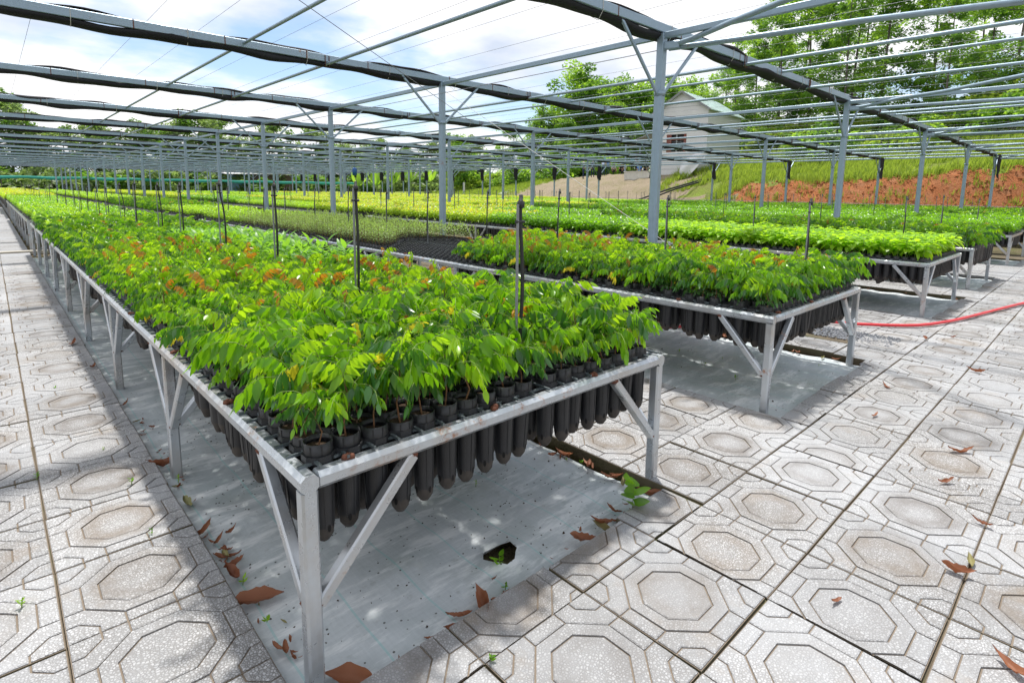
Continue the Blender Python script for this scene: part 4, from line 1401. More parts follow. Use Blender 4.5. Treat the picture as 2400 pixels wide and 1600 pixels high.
def tree_variant(seed, H, kind):
    rr = np.random.default_rng(seed); pr = random.Random(seed)
    tr = MB()
    lean = pr.uniform(-0.03, 0.03)
    trunk = [(lean * H * t * math.sin(2 * t), 0.2 * math.sin(3 * t + seed), H * t) for t in np.linspace(0, 0.96, 9)]
    r0 = H * (0.009 if kind == 'tall' else 0.016)
    tr.tube(trunk, [r0 * (1 - 0.85 * t) for t in np.linspace(0, 0.96, 9)], 7)
    cs = []; spd = []
    nb = {'tall': 32, 'round': 38, 'far': 30}[kind]
    for k in range(nb):
        t = (pr.uniform(0.10, 0.98) if kind == 'tall' else pr.uniform(0.14, 0.90))
        base = Vector((lean * H * t * math.sin(2 * t), 0.2 * math.sin(3 * t + seed), H * t))
        prof = (math.sin(PI * min(1, (t + 0.10) / 1.12)) ** 0.7)
        ln = H * (0.20 if kind == 'tall' else 0.34) * prof * pr.uniform(0.5, 1.1)
        a = pr.uniform(0, 6.28); up = pr.uniform(0.15, 0.75)
        e = base + Vector((math.cos(a) * ln, math.sin(a) * ln, ln * up))
        mid = base.lerp(e, 0.5) - Vector((0, 0, ln * 0.08))
        tr.tube([base, mid, e], [r0 * 0.35 * (1.1 - t), r0 * 0.22 * (1.1 - t) + 0.01, 0.008], 5)
        for q in (0.45, 0.75, 1.0):
            if pr.random() < 0.88:
                c = base.lerp(e, q) + Vector((pr.gauss(0, .3), pr.gauss(0, .3), pr.gauss(0, .25)))
                cs.append(tuple(c)); spd.append((0.55 + 0.05 * H) * pr.uniform(0.5, 1.2) * (0.62 if kind == 'tall' else 0.85))
    per = {'tall': 100, 'round': 105, 'far': 80}[kind]
    v = quad_leaves(cs, spd, per, {'tall': 0.26, 'round': 0.30, 'far': 0.42}[kind], rr)
    n = len(v) // 4
    mi = np.repeat(rr.random(len(cs)) < 0.4, per).astype(int)
    A = {'tall': ('tree_leaf', 'tree_leaf_light'), 'round': ('tree_leaf_light', 'tree_leaf'), 'far': ('tree_leaf_grey', 'tree_leaf')}[kind]  # tall: lighter clumps among dark ones put sunlit foliage into the leaf colour
    return H, leaf_mesh('crown', v, [MATS[A[0]], MATS[A[1]]], mi), tr.mesh('trunk', MATS['bark'])
TREES = {k: [tree_variant(s_, H, k) for s_, H in lst] for k, lst in {'tall': [(1, 15), (2, 17), (3, 14), (4, 16), (5, 13)], 'round': [(11, 9), (12, 10), (13, 8), (14, 11)], 'far': [(21, 10), (22, 9), (23, 11)]}.items()}
def tree(kind, x, y, H, label, group, pr, z=None):
    h0, cm, tm = pr.choice(TREES[kind])
    z = th(x, y) - 0.25 if z is None else z
    t = empty({'tall': 'slender_tree', 'round': 'leafy_tree', 'far': 'woodland_tree'}[kind], (x, y, z), pr.uniform(0, 6.28))
    t.scale = (H / h0 * pr.uniform(0.9, 1.15),) * 2 + (H / h0,)
    tag(t, label, 'tree', group)
    link('trunk', tm, t); link('crown', cm, t)
    return t
tr_ = random.Random(77)
# right: tall slender trees on the hillside
RT = [(47.5, 1.0, 9), (51, 4.5, 12), (53, 9.5, 15), (52, 12.5, 16.5), (55, 15.5, 15), (53, 18.5, 16), (57, 20.5, 15), (60, 24.0, 15), (56, 24.5, 13.5), (60, 16.0, 16), (62, 8, 14), (56, 6.5, 12), (63, 31, 12.5), (54, 21.5, 14), (68, 34, 12), (58, 27.5, 13), (50, 14.6, 13.5), (49.5, 8.0, 10)]
PLACE = ['farthest right', 'right of the middle', 'in the middle', 'left of the middle', 'near the house']
for i, (x, y, H) in enumerate(sorted(RT, key=lambda q: q[1] / q[0])):
    tree('tall', x, y, H, 'tall slender tree on the right hillside, %s counted from the right edge' % ordinal(i), 'slender trees on the hillside', tr_)
# middle: rounder trees left of and behind the white house
MT = [(59, 41.5, 12), (57, 46.5, 14.5), (54, 50.5, 10.5), (62, 48, 13), (50.5, 54, 8.5), (66, 44, 12), (64, 38, 12.5), (57, 56, 9), (46, 58.5, 7.5), (70, 40, 13), (60, 35.5, 11), (52, 46, 8), (62, 54, 10), (55, 40, 9)]
for i, (x, y, H) in enumerate(sorted(MT, key=lambda q: q[1] / q[0])):
    tree('round', x, y, H, 'round leafy tree behind the white house, %s counted leftwards from it' % ORD[i], 'leafy trees behind the house', tr_)
# left: the wood beyond the far end of the beds
FT = []
x = -6.0
while x < 74:
    FT.append((x, 100 + tr_.uniform(-3, 6) - max(0, x - 30) * 0.28, tr_.choice([9.5, 10.5, 12, 13, 8.5])))
    x += tr_.uniform(1.9, 3.6)
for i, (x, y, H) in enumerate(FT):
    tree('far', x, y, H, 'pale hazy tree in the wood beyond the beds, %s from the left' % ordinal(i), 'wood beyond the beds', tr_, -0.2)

# ------------------------------------------------------------------ shrubs
def shrub_mesh(seed, mats, R=1.2, n=26, per=90, size=0.2):
    rr = np.random.default_rng(seed); cs = []; sp = []
    for k in range(n):
        a = rr.uniform(0, 6.28); q = rr.random() ** 0.5 * R; z = rr.uniform(0.15, 1.25) * R * (1 - 0.5 * (q / R) ** 2)
        cs.append((q * math.cos(a), q * math.sin(a), z)); sp.append(R * rr.uniform(0.25, 0.45))
    v = quad_leaves(cs, sp, per, size, rr, 0.5)
    mi = np.repeat(rr.random(len(cs)) < 0.4, per).astype(int)
    return leaf_mesh('foliage', v, [MATS[m_] for m_ in mats], mi)
SHRUBS = [shrub_mesh(s_, m_) for s_, m_ in ((1, ('tree_leaf_light', 'tree_leaf')), (2, ('tree_leaf', 'tree_leaf_light')), (3, ('grass_leaf', 'tree_leaf_light')), (4, ('tree_leaf_light', 'grass_leaf')))]
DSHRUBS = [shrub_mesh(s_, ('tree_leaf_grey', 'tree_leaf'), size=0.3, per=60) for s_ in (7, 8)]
STEM_SH = MB()
for k in range(6):
    a = k * 1.05
    STEM_SH.tube([(0, 0, -0.2), (0.25 * math.cos(a), 0.25 * math.sin(a), 0.5), (0.6 * math.cos(a), 0.6 * math.sin(a), 1.1)], [0.03, 0.02, 0.01], 5)
STEM_SH = STEM_SH.mesh('stems', MATS['bark'])
def shrub(x, y, s_, pr, label, group, lib, z=None):
    t = empty('shrub', (x, y, th(x, y) - 0.15 if z is None else z), pr.uniform(0, 6.28))
    t.scale = (s_ * pr.uniform(0.9, 1.3), s_ * pr.uniform(0.9, 1.3), s_)
    tag(t, label, 'shrub', group)
    link('foliage', pr.choice(lib), t); link('stems', STEM_SH, t)
sr = random.Random(12)
for i in range(74):
    y = sr.uniform(-4, 27); x = sr.uniform(43, 60) + (2 if y > 18 else 0)
    if y > 17 and x < 50: x += 4
    shrub(x, y, sr.uniform(0.8, 1.9), sr, 'bright green shrub on the slope under the slender trees', 'shrubs on the hillside', SHRUBS)
for i in range(24):
    y = sr.uniform(37, 62); x = sr.uniform(46, 56)
    shrub(x, y, sr.uniform(0.9, 2.0), sr, 'green shrub at the foot of the leafy trees behind the people', 'shrubs behind the people', SHRUBS)
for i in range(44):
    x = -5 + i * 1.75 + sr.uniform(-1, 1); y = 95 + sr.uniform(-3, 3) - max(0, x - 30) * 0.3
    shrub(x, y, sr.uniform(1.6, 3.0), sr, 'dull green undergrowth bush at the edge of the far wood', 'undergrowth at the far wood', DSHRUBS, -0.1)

# ------------------------------------------------------------------ tall grass and weeds of the bank
def grass_stuff(name, n, xr, yr, hmin, hmax, label, cond=None, seed=5):
    rr = np.random.default_rng(seed)
    xs_ = rr.uniform(*xr, n); ys_ = rr.uniform(*yr, n)
    if cond is not None:
        k = cond(xs_, ys_, rr); xs_, ys_ = xs_[k], ys_[k]
    n = len(xs_); B = 7
    zs = terrain_h(xs_, ys_) - 0.12
    X = np.repeat(xs_, B) + rr.normal(0, 0.09, n * B); Y = np.repeat(ys_, B) + rr.normal(0, 0.09, n * B); Z = np.repeat(zs, B)
    a = rr.uniform(0, 6.28, n * B); h = rr.uniform(hmin, hmax, n * B); ln = rr.uniform(0.1, 0.5, n * B) * h
    w = 0.022 * (0.6 + h)
    dx, dy = np.cos(a), np.sin(a)
    b0 = np.stack([X - dy * w, Y + dx * w, Z], 1); b1 = np.stack([X + dy * w, Y - dx * w, Z], 1)
    m1 = np.stack([X + dx * ln * 0.4 + dy * w * 0.7, Y + dy * ln * 0.4 - dx * w * 0.7, Z + h * 0.6], 1)
    tp = np.stack([X + dx * ln, Y + dy * ln, Z + h], 1)
    v = np.stack([b0, b1, m1, tp], 1).reshape(-1, 3)
    o = link(name, leaf_mesh(name, v, [MATS['grass_leaf']]))
    tag(o, label, 'grass', None, 'stuff')
grass_stuff('tall_grass', 5200, (35.6, 43), (-6, 24), 0.2, 0.6, 'tall yellow-green grass along the top of the red bank', lambda x, y, r_: ((np.sin(x * 1.3 + y) + np.sin(y * 0.8)) > -1.1) & ((y < 18) | (x > 38)))
grass_stuff('slope_grass', 4200, (42, 56), (-6, 24), 0.25, 0.6, 'rough grass and low weeds on the hillside', None, 8)
grass_stuff('yard_grass', 2600, (34, 46), (40, 66), 0.15, 0.5, 'short grass at the far side of the dirt slope', None, 9)
grass_stuff('bank_weeds', 700, (33.6, 36.2), (-3, 18), 0.1, 0.4, 'sparse weeds growing on the red soil bank', None, 10)
# clods that make the red bank uneven
rr = np.random.default_rng(4)
mb = MB()
for k in range(1100):
    x = rr.uniform(33.7, 36.1); y = rr.uniform(-4, 18); s_ = rr.uniform(0.025, 0.09)
    z = th(x, y) - 0.10
    p_ = rr.normal(0, 1, (6, 3)) * 0.25
    vv = np.array([(1, 0, 0), (-1, 0, 0), (0, 1, 0), (0, -1, 0), (0, 0, 1), (0, 0, -1)]) + p_
    mb.add(vv * s_ + [x, y, z], [(0, 2, 4), (2, 1, 4), (1, 3, 4), (3, 0, 4), (2, 0, 5), (1, 2, 5), (3, 1, 5), (0, 3, 5)])
o = mb.build('soil_clods', MATS['red_soil']); tag(o, 'loose red clods scattered over the cut soil bank', 'soil', None, 'stuff')

# ------------------------------------------------------------------ white house
simple('white_wall', (0.62, 0.62, 0.63), 0.85, 0, 0.10, 1.2, 0.3)
simple('roof_green', (0.38, 0.56, 0.52), 0.6, 0, 0.15, 1.5)
simple('dark_inside', (0.012, 0.011, 0.011), 0.9)
simple('shutter_red', (0.17, 0.045, 0.03), 0.7, 0, 0.3, 5)
simple('trim_grey', (0.22, 0.23, 0.24), 0.7)
hA = Vector((41.6, 26.35, 0)); hx = Vector((0.1, -0.995, 0)); hy = Vector((0.995, 0.1, 0))
simple('roof_green', (0.44, 0.56, 0.53), 0.6, 0, 0.15, 1.5)
house = empty('white_house', (hA.x, hA.y, 0)); house.rotation_euler = (0, 0, math.atan2(hx.y, hx.x))
tag(house, 'tall white gabled house with pale green roof and red shuttered window', 'house')
# house frame: +x along the gable, +y away from the camera
W_, D_, ZB, ZE, ZA = 4.5, 7.2, 1.6, 8.0, 9.42
mb = MB()
wx0, wx1, wz0, wz1 = 1.0, 2.75, 4.65, 6.1
T_ = 0.2
def wall_piece(x0, x1, z0, z1): mb.box(x0, x1, 0, T_, z0, z1)
wall_piece(0, wx0, ZB, ZE); wall_piece(wx1, W_, ZB, ZE)
wall_piece(wx0, wx1, ZB, wz0); wall_piece(wx0, wx1, wz1, ZE)
mb.add([(0, 0, ZE), (W_, 0, ZE), (W_ / 2, 0, ZA), (0, T_, ZE), (W_, T_, ZE), (W_ / 2, T_, ZA)], [(0, 1, 2), (5, 4, 3), (0, 2, 5, 3), (1, 4, 5, 2)])
mb.build('gable_wall', MATS['white_wall'], house)
mb = MB(); mb.box(W_ - T_, W_, T_, D_, ZB, ZE); mb.build('side_wall', MATS['white_wall'], house)
mb = MB(); mb.box(0, T_, T_, D_, ZB, ZE); mb.build('side_wall', MATS['white_wall'], house)
mb = MB(); mb.box(T_, W_ - T_, D_ - T_, D_, ZB, ZE); mb.add([(0, D_, ZE), (W_, D_, ZE), (W_ / 2, D_, ZA)], [(2, 1, 0)]); mb.build('back_wall', MATS['white_wall'], house)
for k in range(9):   # faint board lines
    z = ZB + 0.9 + k * 0.72
    if wz0 - 0.1 < z < wz1 + 0.1: continue
    mb = MB(); mb.box(0.01, W_ - 0.01, -0.012, -0.001, z, z + 0.02); mb.build('wall_joint', MATS['trim_grey'], house)
roof = MB(); ov = 0.28
for s_ in (0, 1):
    xe = -ov if s_ == 0 else W_ + ov
    ze = ZE - ov * (ZA - ZE) / (W_ / 2)
    p = [(xe, -ov, ze), (W_ / 2, -ov, ZA + 0.02), (W_ / 2, D_ + ov, ZA + 0.02), (xe, D_ + ov, ze)]
    q = [(a, b, c + 0.09) for a, b, c in p]
    r1 = MB(); r1.hexa(p + q); ro = r1.build('roof_slope', MATS['roof_green'], house)
    for k in range(1, 12):
        t = k / 12
        r2 = MB(); y_ = -ov + (D_ + 2 * ov) * t
        r2.beam((xe, y_, ze + 0.10), (W_ / 2, y_, ZA + 0.12), 0.05, 0.04); r2.build('roof_rib', MATS['roof_green'], ro)
    r3 = MB(); r3.beam((xe, -ov - 0.02, ze + 0.03), (W_ / 2, -ov - 0.02, ZA + 0.05), 0.04, 0.16); r3.build('barge_board', MATS['trim_grey'], house)
win = MB(); win.box(wx0, wx1, 0.12, 0.15, wz0, wz1); win_o = win.build('window', MATS['dark_inside'], house)
for a, b in ((wx0, wx0 + 0.42), (wx1 - 0.22, wx1)):
    s2 = MB(); s2.box(a, b, -0.02, 0.05, wz0, wz1); s2.build('shutter', MATS['shutter_red'], win_o)
s2 = MB(); s2.box(wx0, wx1, 0.02, 0.10, 5.62, 5.72); s2.build('transom', MATS['shutter_red'], win_o)
s2 = MB(); s2.box((wx0 + wx1) / 2 - 0.05, (wx0 + wx1) / 2 + 0.05, 0.03, 0.09, wz0, wz1); s2.build('mullion', MATS['trim_grey'], win_o)
lt = MB(); lt.hexa([(-3.4, 0.6, 5.5), (-0.02, 0.6, 6.6), (-0.02, 3.4, 6.6), (-3.4, 3.4, 5.5), (-3.4, 0.6, 5.58), (-0.02, 0.6, 6.68), (-0.02, 3.4, 6.68), (-3.4, 3.4, 5.58)])
lt.build('lean_to_roof', MATS['trim_grey'], house)
for x_, y_ in ((-3.3, 0.7), (-3.3, 3.3)):
    lt = MB(); lt.beam((x_, y_, 2.0), (x_, y_, 5.5), 0.1, 0.1, up=(0, 1, 0)); lt.build('lean_to_post', G, house)
# low wall, tarp, canvas
mb = MB(); mb.box(-2.6, 0.0, -0.6, -0.4, 2.2, 3.02); mb.box(-2.66, 0.0, -0.66, -0.34, 3.02, 3.09)
simple('stained_concrete', (0.56, 0.54, 0.50), 0.9, 0, 0.3, 2.5)
o = mb.build('low_wall', MATS['stained_concrete'], None, (hA.x, hA.y, 0)); o.rotation_euler = house.rotation_euler
tag(o, 'low stained concrete wall beside the white house, people sitting on it', 'wall')
simple('white_cloth', (0.66, 0.66, 0.68), 0.7, 0, 0.1, 3)
mb = MB()
for a in range(13):
    for b in range(9):
        u_, v_ = a / 12, b / 8
        z = 4.75 - 0.3 * (1 - u_) - v_ * (2.2 - 1.6 * u_ ** 1.5) - 0.55 * (1 - u_) ** 2 * (1 - v_)
        mb.v.append((2.7 + 2.3 * u_ + 0.25 * v_ * (1 - u_), -0.9 + 0.14 * math.sin(v_ * 9 + u_ * 3) - 0.3 * v_, z))
for a in range(12):
    for b in range(8): mb.f.append((a * 9 + b, a * 9 + 9 + b, a * 9 + 10 + b, a * 9 + 1 + b)); mb.m.append(0); mb.sm.append(True)
o = mb.build('canvas', MATS['white_cloth'], None, (hA.x, hA.y, -0.1)); o.rotation_euler = house.rotation_euler
sm_ = o.modifiers.new('thick', 'SOLIDIFY'); sm_.thickness = 0.02
tag(o, 'white canvas hanging crumpled at the right foot of the house', 'canvas')
for k in range(2):
    mb = MB(); mb.tube([(34.1 + k * 0.15, 22.6 - k * 0.6, 0.75), (36.5, 21.6 - k * 0.5, 1.55), (39.0, 20.2 - k * 0.5, 2.35), (40.6, 19.5 - k * 0.4, 2.75)], 0.06, 8)
    o = mb.build('water_pipe', MATS['net_black']); tag(o, 'black pipe lying up the dirt slope towards the house, %s one' % ('upper' if k == 0 else 'lower'), 'pipe', 'pipes on the dirt slope')

# ------------------------------------------------------------------ things at the far side of the yard
simple('teal_net', (0.03, 0.30, 0.24), 0.7, 0, 0.2, 4)
mb = MB()
nn = 60
for a in range(nn + 1):
    x = -4 + a * 0.78; y = 89.5 - max(0, x - 25) * 0.4; s_ = 0.08 * math.sin(a * 0.9)
    mb.v += [(x, y, 1.85 + s_), (x, y, 2.22 + s_ * 0.3), (x, y + 0.08, 2.22 + s_ * 0.3), (x, y + 0.08, 1.85 + s_)]
for a in range(nn):
    for b in range(4): mb.f.append((a * 4 + b, a * 4 + 4 + b, a * 4 + 4 + (b + 1) % 4, a * 4 + (b + 1) % 4)); mb.m.append(0); mb.sm.append(True)
nf = empty('net_fence'); tag(nf, 'teal green net strung along the far end of the beds', 'fence')
mb.build('net', MATS['teal_net'], nf)
for a in range(0, nn + 1, 6):
    x = -4 + a * 0.78; y = 89.6 - max(0, x - 25) * 0.4
    mb = MB(); mb.tube([(x, y + 0.1, -0.1), (x, y + 0.1, 2.3)], 0.05, 6); mb.build('fence_post', MATS['bark'], nf)
sh = empty('brown_shed', (26.0, 90.5, 0)); tag(sh, 'low dark brown shed with blue wall panel beyond the beds', 'shed')
simple('shed_brown', (0.07, 0.05, 0.035), 0.85, 0, 0.3, 2); simple('panel_blue', (0.12, 0.24, 0.32), 0.7, 0, 0.2, 2)
mb = MB(); mb.box(3.2, 9.5, 0, 4, 0.0, 3.2); mb.build('wall', MATS['shed_brown'], sh)
mb = MB(); mb.box(0, 3.19, 0.3, 4, 0.0, 2.9); mb.build('blue_wall', MATS['panel_blue'], sh)
mb = MB(); mb.hexa([(-0.6, -0.6, 3.1), (10, -0.6, 3.35), (10, 4.4, 3.9), (-0.6, 4.4, 3.6), (-0.6, -0.6, 3.2), (10, -0.6, 3.45), (10, 4.4, 4.0), (-0.6, 4.4, 3.7)]); mb.build('roof', MATS['white_wall'], sh)
sg = empty('notice_board', (33.9, 43.1, th(33.9, 43.1) - 0.1)); sg.rotation_euler = (0, 0, 0.8)
tag(sg, 'blank white notice board standing at the edge of the dirt slope', 'sign')
mb = MB(); mb.box(-0.6, 0.6, -0.02, 0.02, 1.2, 2.1); mb.build('panel', MATS['white_wall'], sg)
for s_ in (-0.5, 0.5):
    mb = MB(); mb.beam((s_, 0.045, -0.1), (s_, 0.045, 2.05), 0.05, 0.05, up=(0, 1, 0)); mb.build('post', G, sg)
for k, (x, y, m_) in enumerate(((36.2, 45.8, 'white_cloth'), (37.4, 44.6, 'net_black'), (35.4, 47.0, 'net_black'), (38.8, 43.4, 'white_cloth'))):
    mb = MB(); pr = random.Random(k)
    for a in range(9):
        for b in range(7):
            e = min(a, 8 - a, b, 6 - b)
            mb.v.append((a * 0.4, b * 0.25, (0.12 * e + pr.uniform(0, 0.14)) * 0.9))
    for a in range(8):
        for b in range(6): mb.f.append((a * 7 + b, a * 7 + 7 + b, a * 7 + 8 + b, a * 7 + 1 + b)); mb.m.append(0); mb.sm.append(True)
    o = mb.build('plastic_sheet', MATS[m_], None, (x, y, th(x, y) - 0.05)); o.rotation_euler = (0, 0, -0.8 + k * 0.1)
    tag(o, '%s plastic sheeting heaped on the ground, %s heap from the left' % ('white' if m_ == 'white_cloth' else 'black', ['second', 'third', 'first', 'fourth'][k]), 'sheeting', 'heaps of sheeting')
simple('blue_plastic', (0.02, 0.10, 0.32), 0.5)
mb = MB(); mb.lathe([(0.0, 0.0), (0.14, 0.0), (0.16, 0.38), (0.10, 0.46), (0.05, 0.5), (0.0, 0.5)], 12); mb.tube([(0, 0, 0.5), (0, 0, 0.95)], 0.008, 5)
tag(mb.build('water_jug', MATS['blue_plastic'], None, (17.1, 33.07, 2.1)), 'blue plastic jug hanging under the roof in the distance', 'jug')
# banana plants
def banana(x, y, H, lab, pr):
    t = empty('banana_plant', (x, y, th(x, y) - 0.1)); tag(t, lab, 'plant', 'banana plants')
    mb = MB(); mb.tube([(0, 0, 0), (0.05, 0, H * 0.5)], [0.14, 0.09], 8); mb.build('pseudostem', MATS['stem_green'], t)
    for k in range(7):
        a = k * 2.4 + pr.random(); el = pr.uniform(0.5, 1.2)
        mb = MB(); leaf_strip(mb, (0, 0, H * 0.48), (math.cos(a) * math.cos(el), math.sin(a) * math.cos(el), math.sin(el)), (-math.sin(a), math.cos(a), 0), H * 0.75, 0.5, 7, 0, 0.3, 0.9)
        mb.build('leaf', MATS['tree_leaf_light'], t)
for k, (x, y) in enumerate(((36.2, 64.5), (38.0, 63.2), (39.6, 61.8), (34.6, 66.4), (41.5, 60.0))):
    banana(x, y, 3.4 + 0.3 * (k % 3), 'banana plant with broad arching leaves, %s from the left' % ORD[[1, 2, 3, 0, 4][k]], random.Random(k))

# ------------------------------------------------------------------ people
simple('skin', (0.36, 0.21, 0.14), 0.6); simple('hair', (0.012, 0.010, 0.009), 0.5)
for nm_, c_ in (('navy', (0.012, 0.02, 0.06)), ('paleblue', (0.42, 0.52, 0.72)), ('blue', (0.05, 0.16, 0.45)), ('black_cloth', (0.012, 0.012, 0.013)), ('beige', (0.45, 0.40, 0.33)), ('teal_cap', (0.02, 0.36, 0.42)), ('tan_hat', (0.52, 0.44, 0.28)), ('teal_shirt', (0.03, 0.15, 0.17)), ('grey_shirt', (0.36, 0.35, 0.33))):
    simple(nm_, c_, 0.8, 0, 0.2, 12)
def person(x, y, face, pose, shirt, trousers, label, hat=None, bend=0.0, z=None):
    H = 1.62
    if pose == 'stand':
        J = {'pel': (0, 0, .92), 'sp': (0, .01, 1.12), 'ch': (bend * .3, .0, 1.33), 'nk': (bend * .45, 0, 1.45), 'hd': (bend * .6, 0, 1.52), 'tp': (bend * .62, 0, 1.63),
             'hl': (0, .10, .88), 'kl': (.03, .11, .48), 'al': (0, .12, .07), 'fl': (.14, .13, .03), 'hr': (0, -.10, .88), 'kr': (-.02, -.11, .48), 'ar': (-.06, -.12, .07), 'fr': (.08, -.13, .03),
             'sl': (bend * .3, .19, 1.36), 'el': (.06, .24, 1.10), 'wl': (.24, .17, .98), 'ml': (.31, .14, .97), 'sr': (bend * .3, -.19, 1.36), 'er': (.03, -.25, 1.10), 'wr': (.16, -.22, .88), 'mr': (.20, -.20, .82)}
    else:
        J = {'pel': (0, 0, .28), 'sp': (.04, 0, .46), 'ch': (.10, 0, .66), 'nk': (.15, 0, .78), 'hd': (.19, 0, .85), 'tp': (.21, 0, .96),
             'hl': (.04, .10, .26), 'kl': (.40, .15, .50), 'al': (.38, .14, .08), 'fl': (.52, .15, .03), 'hr': (.04, -.10, .26), 'kr': (.40, -.15, .48), 'ar': (.40, -.14, .08), 'fr': (.54, -.15, .03),
             'sl': (.10, .19, .69), 'el': (.22, .24, .48), 'wl': (.42, .14, .50), 'ml': (.48, .08, .48), 'sr': (.10, -.19, .69), 'er': (.22, -.24, .48), 'wr': (.42, -.14, .50), 'mr': (.48, -.08, .48)}
    Rr = {'pel': .135, 'sp': .12, 'ch': .14, 'nk': .055, 'hd': .085, 'tp': .075, 'hl': .095, 'kl': .062, 'al': .042, 'fl': .036, 'hr': .095, 'kr': .062, 'ar': .042, 'fr': .036, 'sl': .062, 'el': .045, 'wl': .032, 'ml': .036, 'sr': .062, 'er': .045, 'wr': .032, 'mr': .036}
    E_ = [('pel', 'sp'), ('sp', 'ch'), ('ch', 'nk'), ('nk', 'hd'), ('hd', 'tp'), ('pel', 'hl'), ('hl', 'kl'), ('kl', 'al'), ('al', 'fl'), ('pel', 'hr'), ('hr', 'kr'), ('kr', 'ar'), ('ar', 'fr'), ('ch', 'sl'), ('sl', 'el'), ('el', 'wl'), ('wl', 'ml'), ('ch', 'sr'), ('sr', 'er'), ('er', 'wr'), ('wr', 'mr')]
    ks = list(J)
    me = bpy.data.meshes.new('skeleton'); me.from_pydata([J[k] for k in ks], [(ks.index(a), ks.index(b)) for a, b in E_], [])
    o = bpy.data.objects.new('skeleton', me); COL.objects.link(o)
    md = o.modifiers.new('skin', 'SKIN')
    for i, k in enumerate(ks):
        sv = me.skin_vertices[0].data[i]; sv.radius = (Rr[k], Rr[k]); sv.use_root = (k == 'pel')
    o.modifiers.new('sub', 'SUBSURF').levels = 1
    bpy.context.view_layer.update()
    bodym = bpy.data.meshes.new_from_object(o.evaluated_get(bpy.context.evaluated_depsgraph_get()))
    bpy.data.objects.remove(o)
    bodym.materials.clear()
    for m_ in (shirt, trousers, 'skin', 'hair'): bodym.materials.append(MATS[m_])
    nkz = J['nk'][2]; hips = J['hl'][2] + 0.04
    arms = [Vector(J[k]) for k in ('wl', 'ml', 'wr', 'mr', 'el', 'er')]
    legs = [Vector(J[k]) for k in ('hl', 'kl', 'al', 'fl', 'hr', 'kr', 'ar', 'fr')]
    upper = [Vector(J[k]) for k in ('sp', 'ch', 'sl', 'sr')]
    for p_ in bodym.polygons:
        c = p_.center
        if c.z > nkz - 0.01:
            i = 3 if (c.z > J['hd'][2] + 0.05 or c.x < J['hd'][0] - 0.02) else 2
        else:
            da = min((c - q).length for q in arms); dl = min((c - q).length for q in legs); du = min((c - q).length for q in upper)
            if da < min(dl, du): i = 2
            elif dl < du: i = 1
            else: i = 0
        p_.material_index = i; p_.use_smooth = True
    t = empty('person', (x, y, th(x, y) - 0.09 if z is None else z), face)
    tag(t, label, 'person', 'people gathered by the house')
    link('body', bodym, t)
    if hat:
        mb = MB(); hx_, hz_ = J['tp'][0], J['tp'][2]
        mb.lathe([(0.17 if hat == 'tan_hat' else 0.10, 0.0), (0.095, 0.01), (0.09, 0.07), (0.05, 0.11), (0.0, 0.12)], 12, (hx_ + (0.02 if hat != 'tan_hat' else 0), 0, hz_ - 0.02)); mb.build('hat', MATS[hat], t)
    return t
tc_ = math.atan2(CAM.y - 34, CAM.x - 44)
person(43.0, 35.5, tc_ + 2.0, 'stand', 'navy', 'navy', 'person in dark clothes and pale hat standing at the left of the group', 'tan_hat')
person(43.25, 35.15, tc_ + 2.6, 'stand', 'beige', 'black_cloth', 'person in a beige shirt standing behind a steel post')
person(43.6, 34.8, tc_ + 0.6, 'stand', 'navy', 'navy', 'person in navy standing with back half turned, right of the beige shirt')
person(44.25, 34.0, tc_ + 2.7, 'stand', 'paleblue', 'navy', 'person in a pale blue shirt and teal cap bending forward', 'teal_cap', 0.5)
person(44.75, 33.8, tc_ + 2.9, 'stand', 'blue', 'navy', 'person in a blue shirt standing just behind the teal cap')
person(44.85, 33.25, tc_ + 0.4, 'sit', 'grey_shirt', 'black_cloth', 'person in a grey shirt and dark cap squatting on the dirt', 'black_cloth')
person(45.35, 32.55, tc_ - 0.3, 'sit', 'black_cloth', 'black_cloth', 'person in black sitting on the ground with arms on knees')
person(45.75, 32.6, tc_ - 0.2, 'sit', 'grey_shirt', 'navy', 'person in a pale top sitting behind the one in black')
person(46.0, 31.8, tc_ + 2.8, 'stand', 'teal_shirt', 'black_cloth', 'person in a dark teal shirt standing left of the house', None, 0.2)
person(46.35, 31.6, tc_ + 1.2, 'stand', 'navy', 'black_cloth', 'person with a teal cap standing beside the teal shirt', 'teal_cap')
person(45.2, 30.4, tc_ + 3.0, 'sit', 'blue', 'navy', 'person in a bright blue shirt seated behind the low wall', None, 0, 2.95)
person(45.8, 30.0, tc_ - 0.4, 'sit', 'black_cloth', 'navy', 'person in dark clothes seated near the house corner', None, 0, 3.05)

# ------------------------------------------------------------------ hose, gravel, litter, weeds
mb = MB()
hp = [(3.9, 1.5), (4.7, 1.05), (5.25, 0.80), (5.44, 0.50), (5.55, 0.29), (5.88, -0.05), (6.3, -0.22), (6.75, -0.33), (7.72, -0.52), (8.4, -0.66), (9.6, -0.95), (11.2, -1.2)]
pts = []
for i in range(len(hp) - 1):
    for q in range(5):
        t = q / 5
        p0, p1, p2, p3 = hp[max(i - 1, 0)], hp[i], hp[i + 1], hp[min(i + 2, len(hp) - 1)]
        f = lambda a, b, c, d: 0.5 * (2 * b + (c - a) * t + (2 * a - 5 * b + 4 * c - d) * t * t + (3 * b - a - 3 * c + d) * t ** 3)
        pts.append((f(p0[0], p1[0], p2[0], p3[0]), f(p0[1], p1[1], p2[1], p3[1]), 0.023))
mb.tube(pts, 0.0145, 10)
tag(mb.build('hose', MATS['hose_red']), 'red garden hose curving across the tiles in the wide aisle', 'hose')
gr = np.random.default_rng(2); mb = MB()
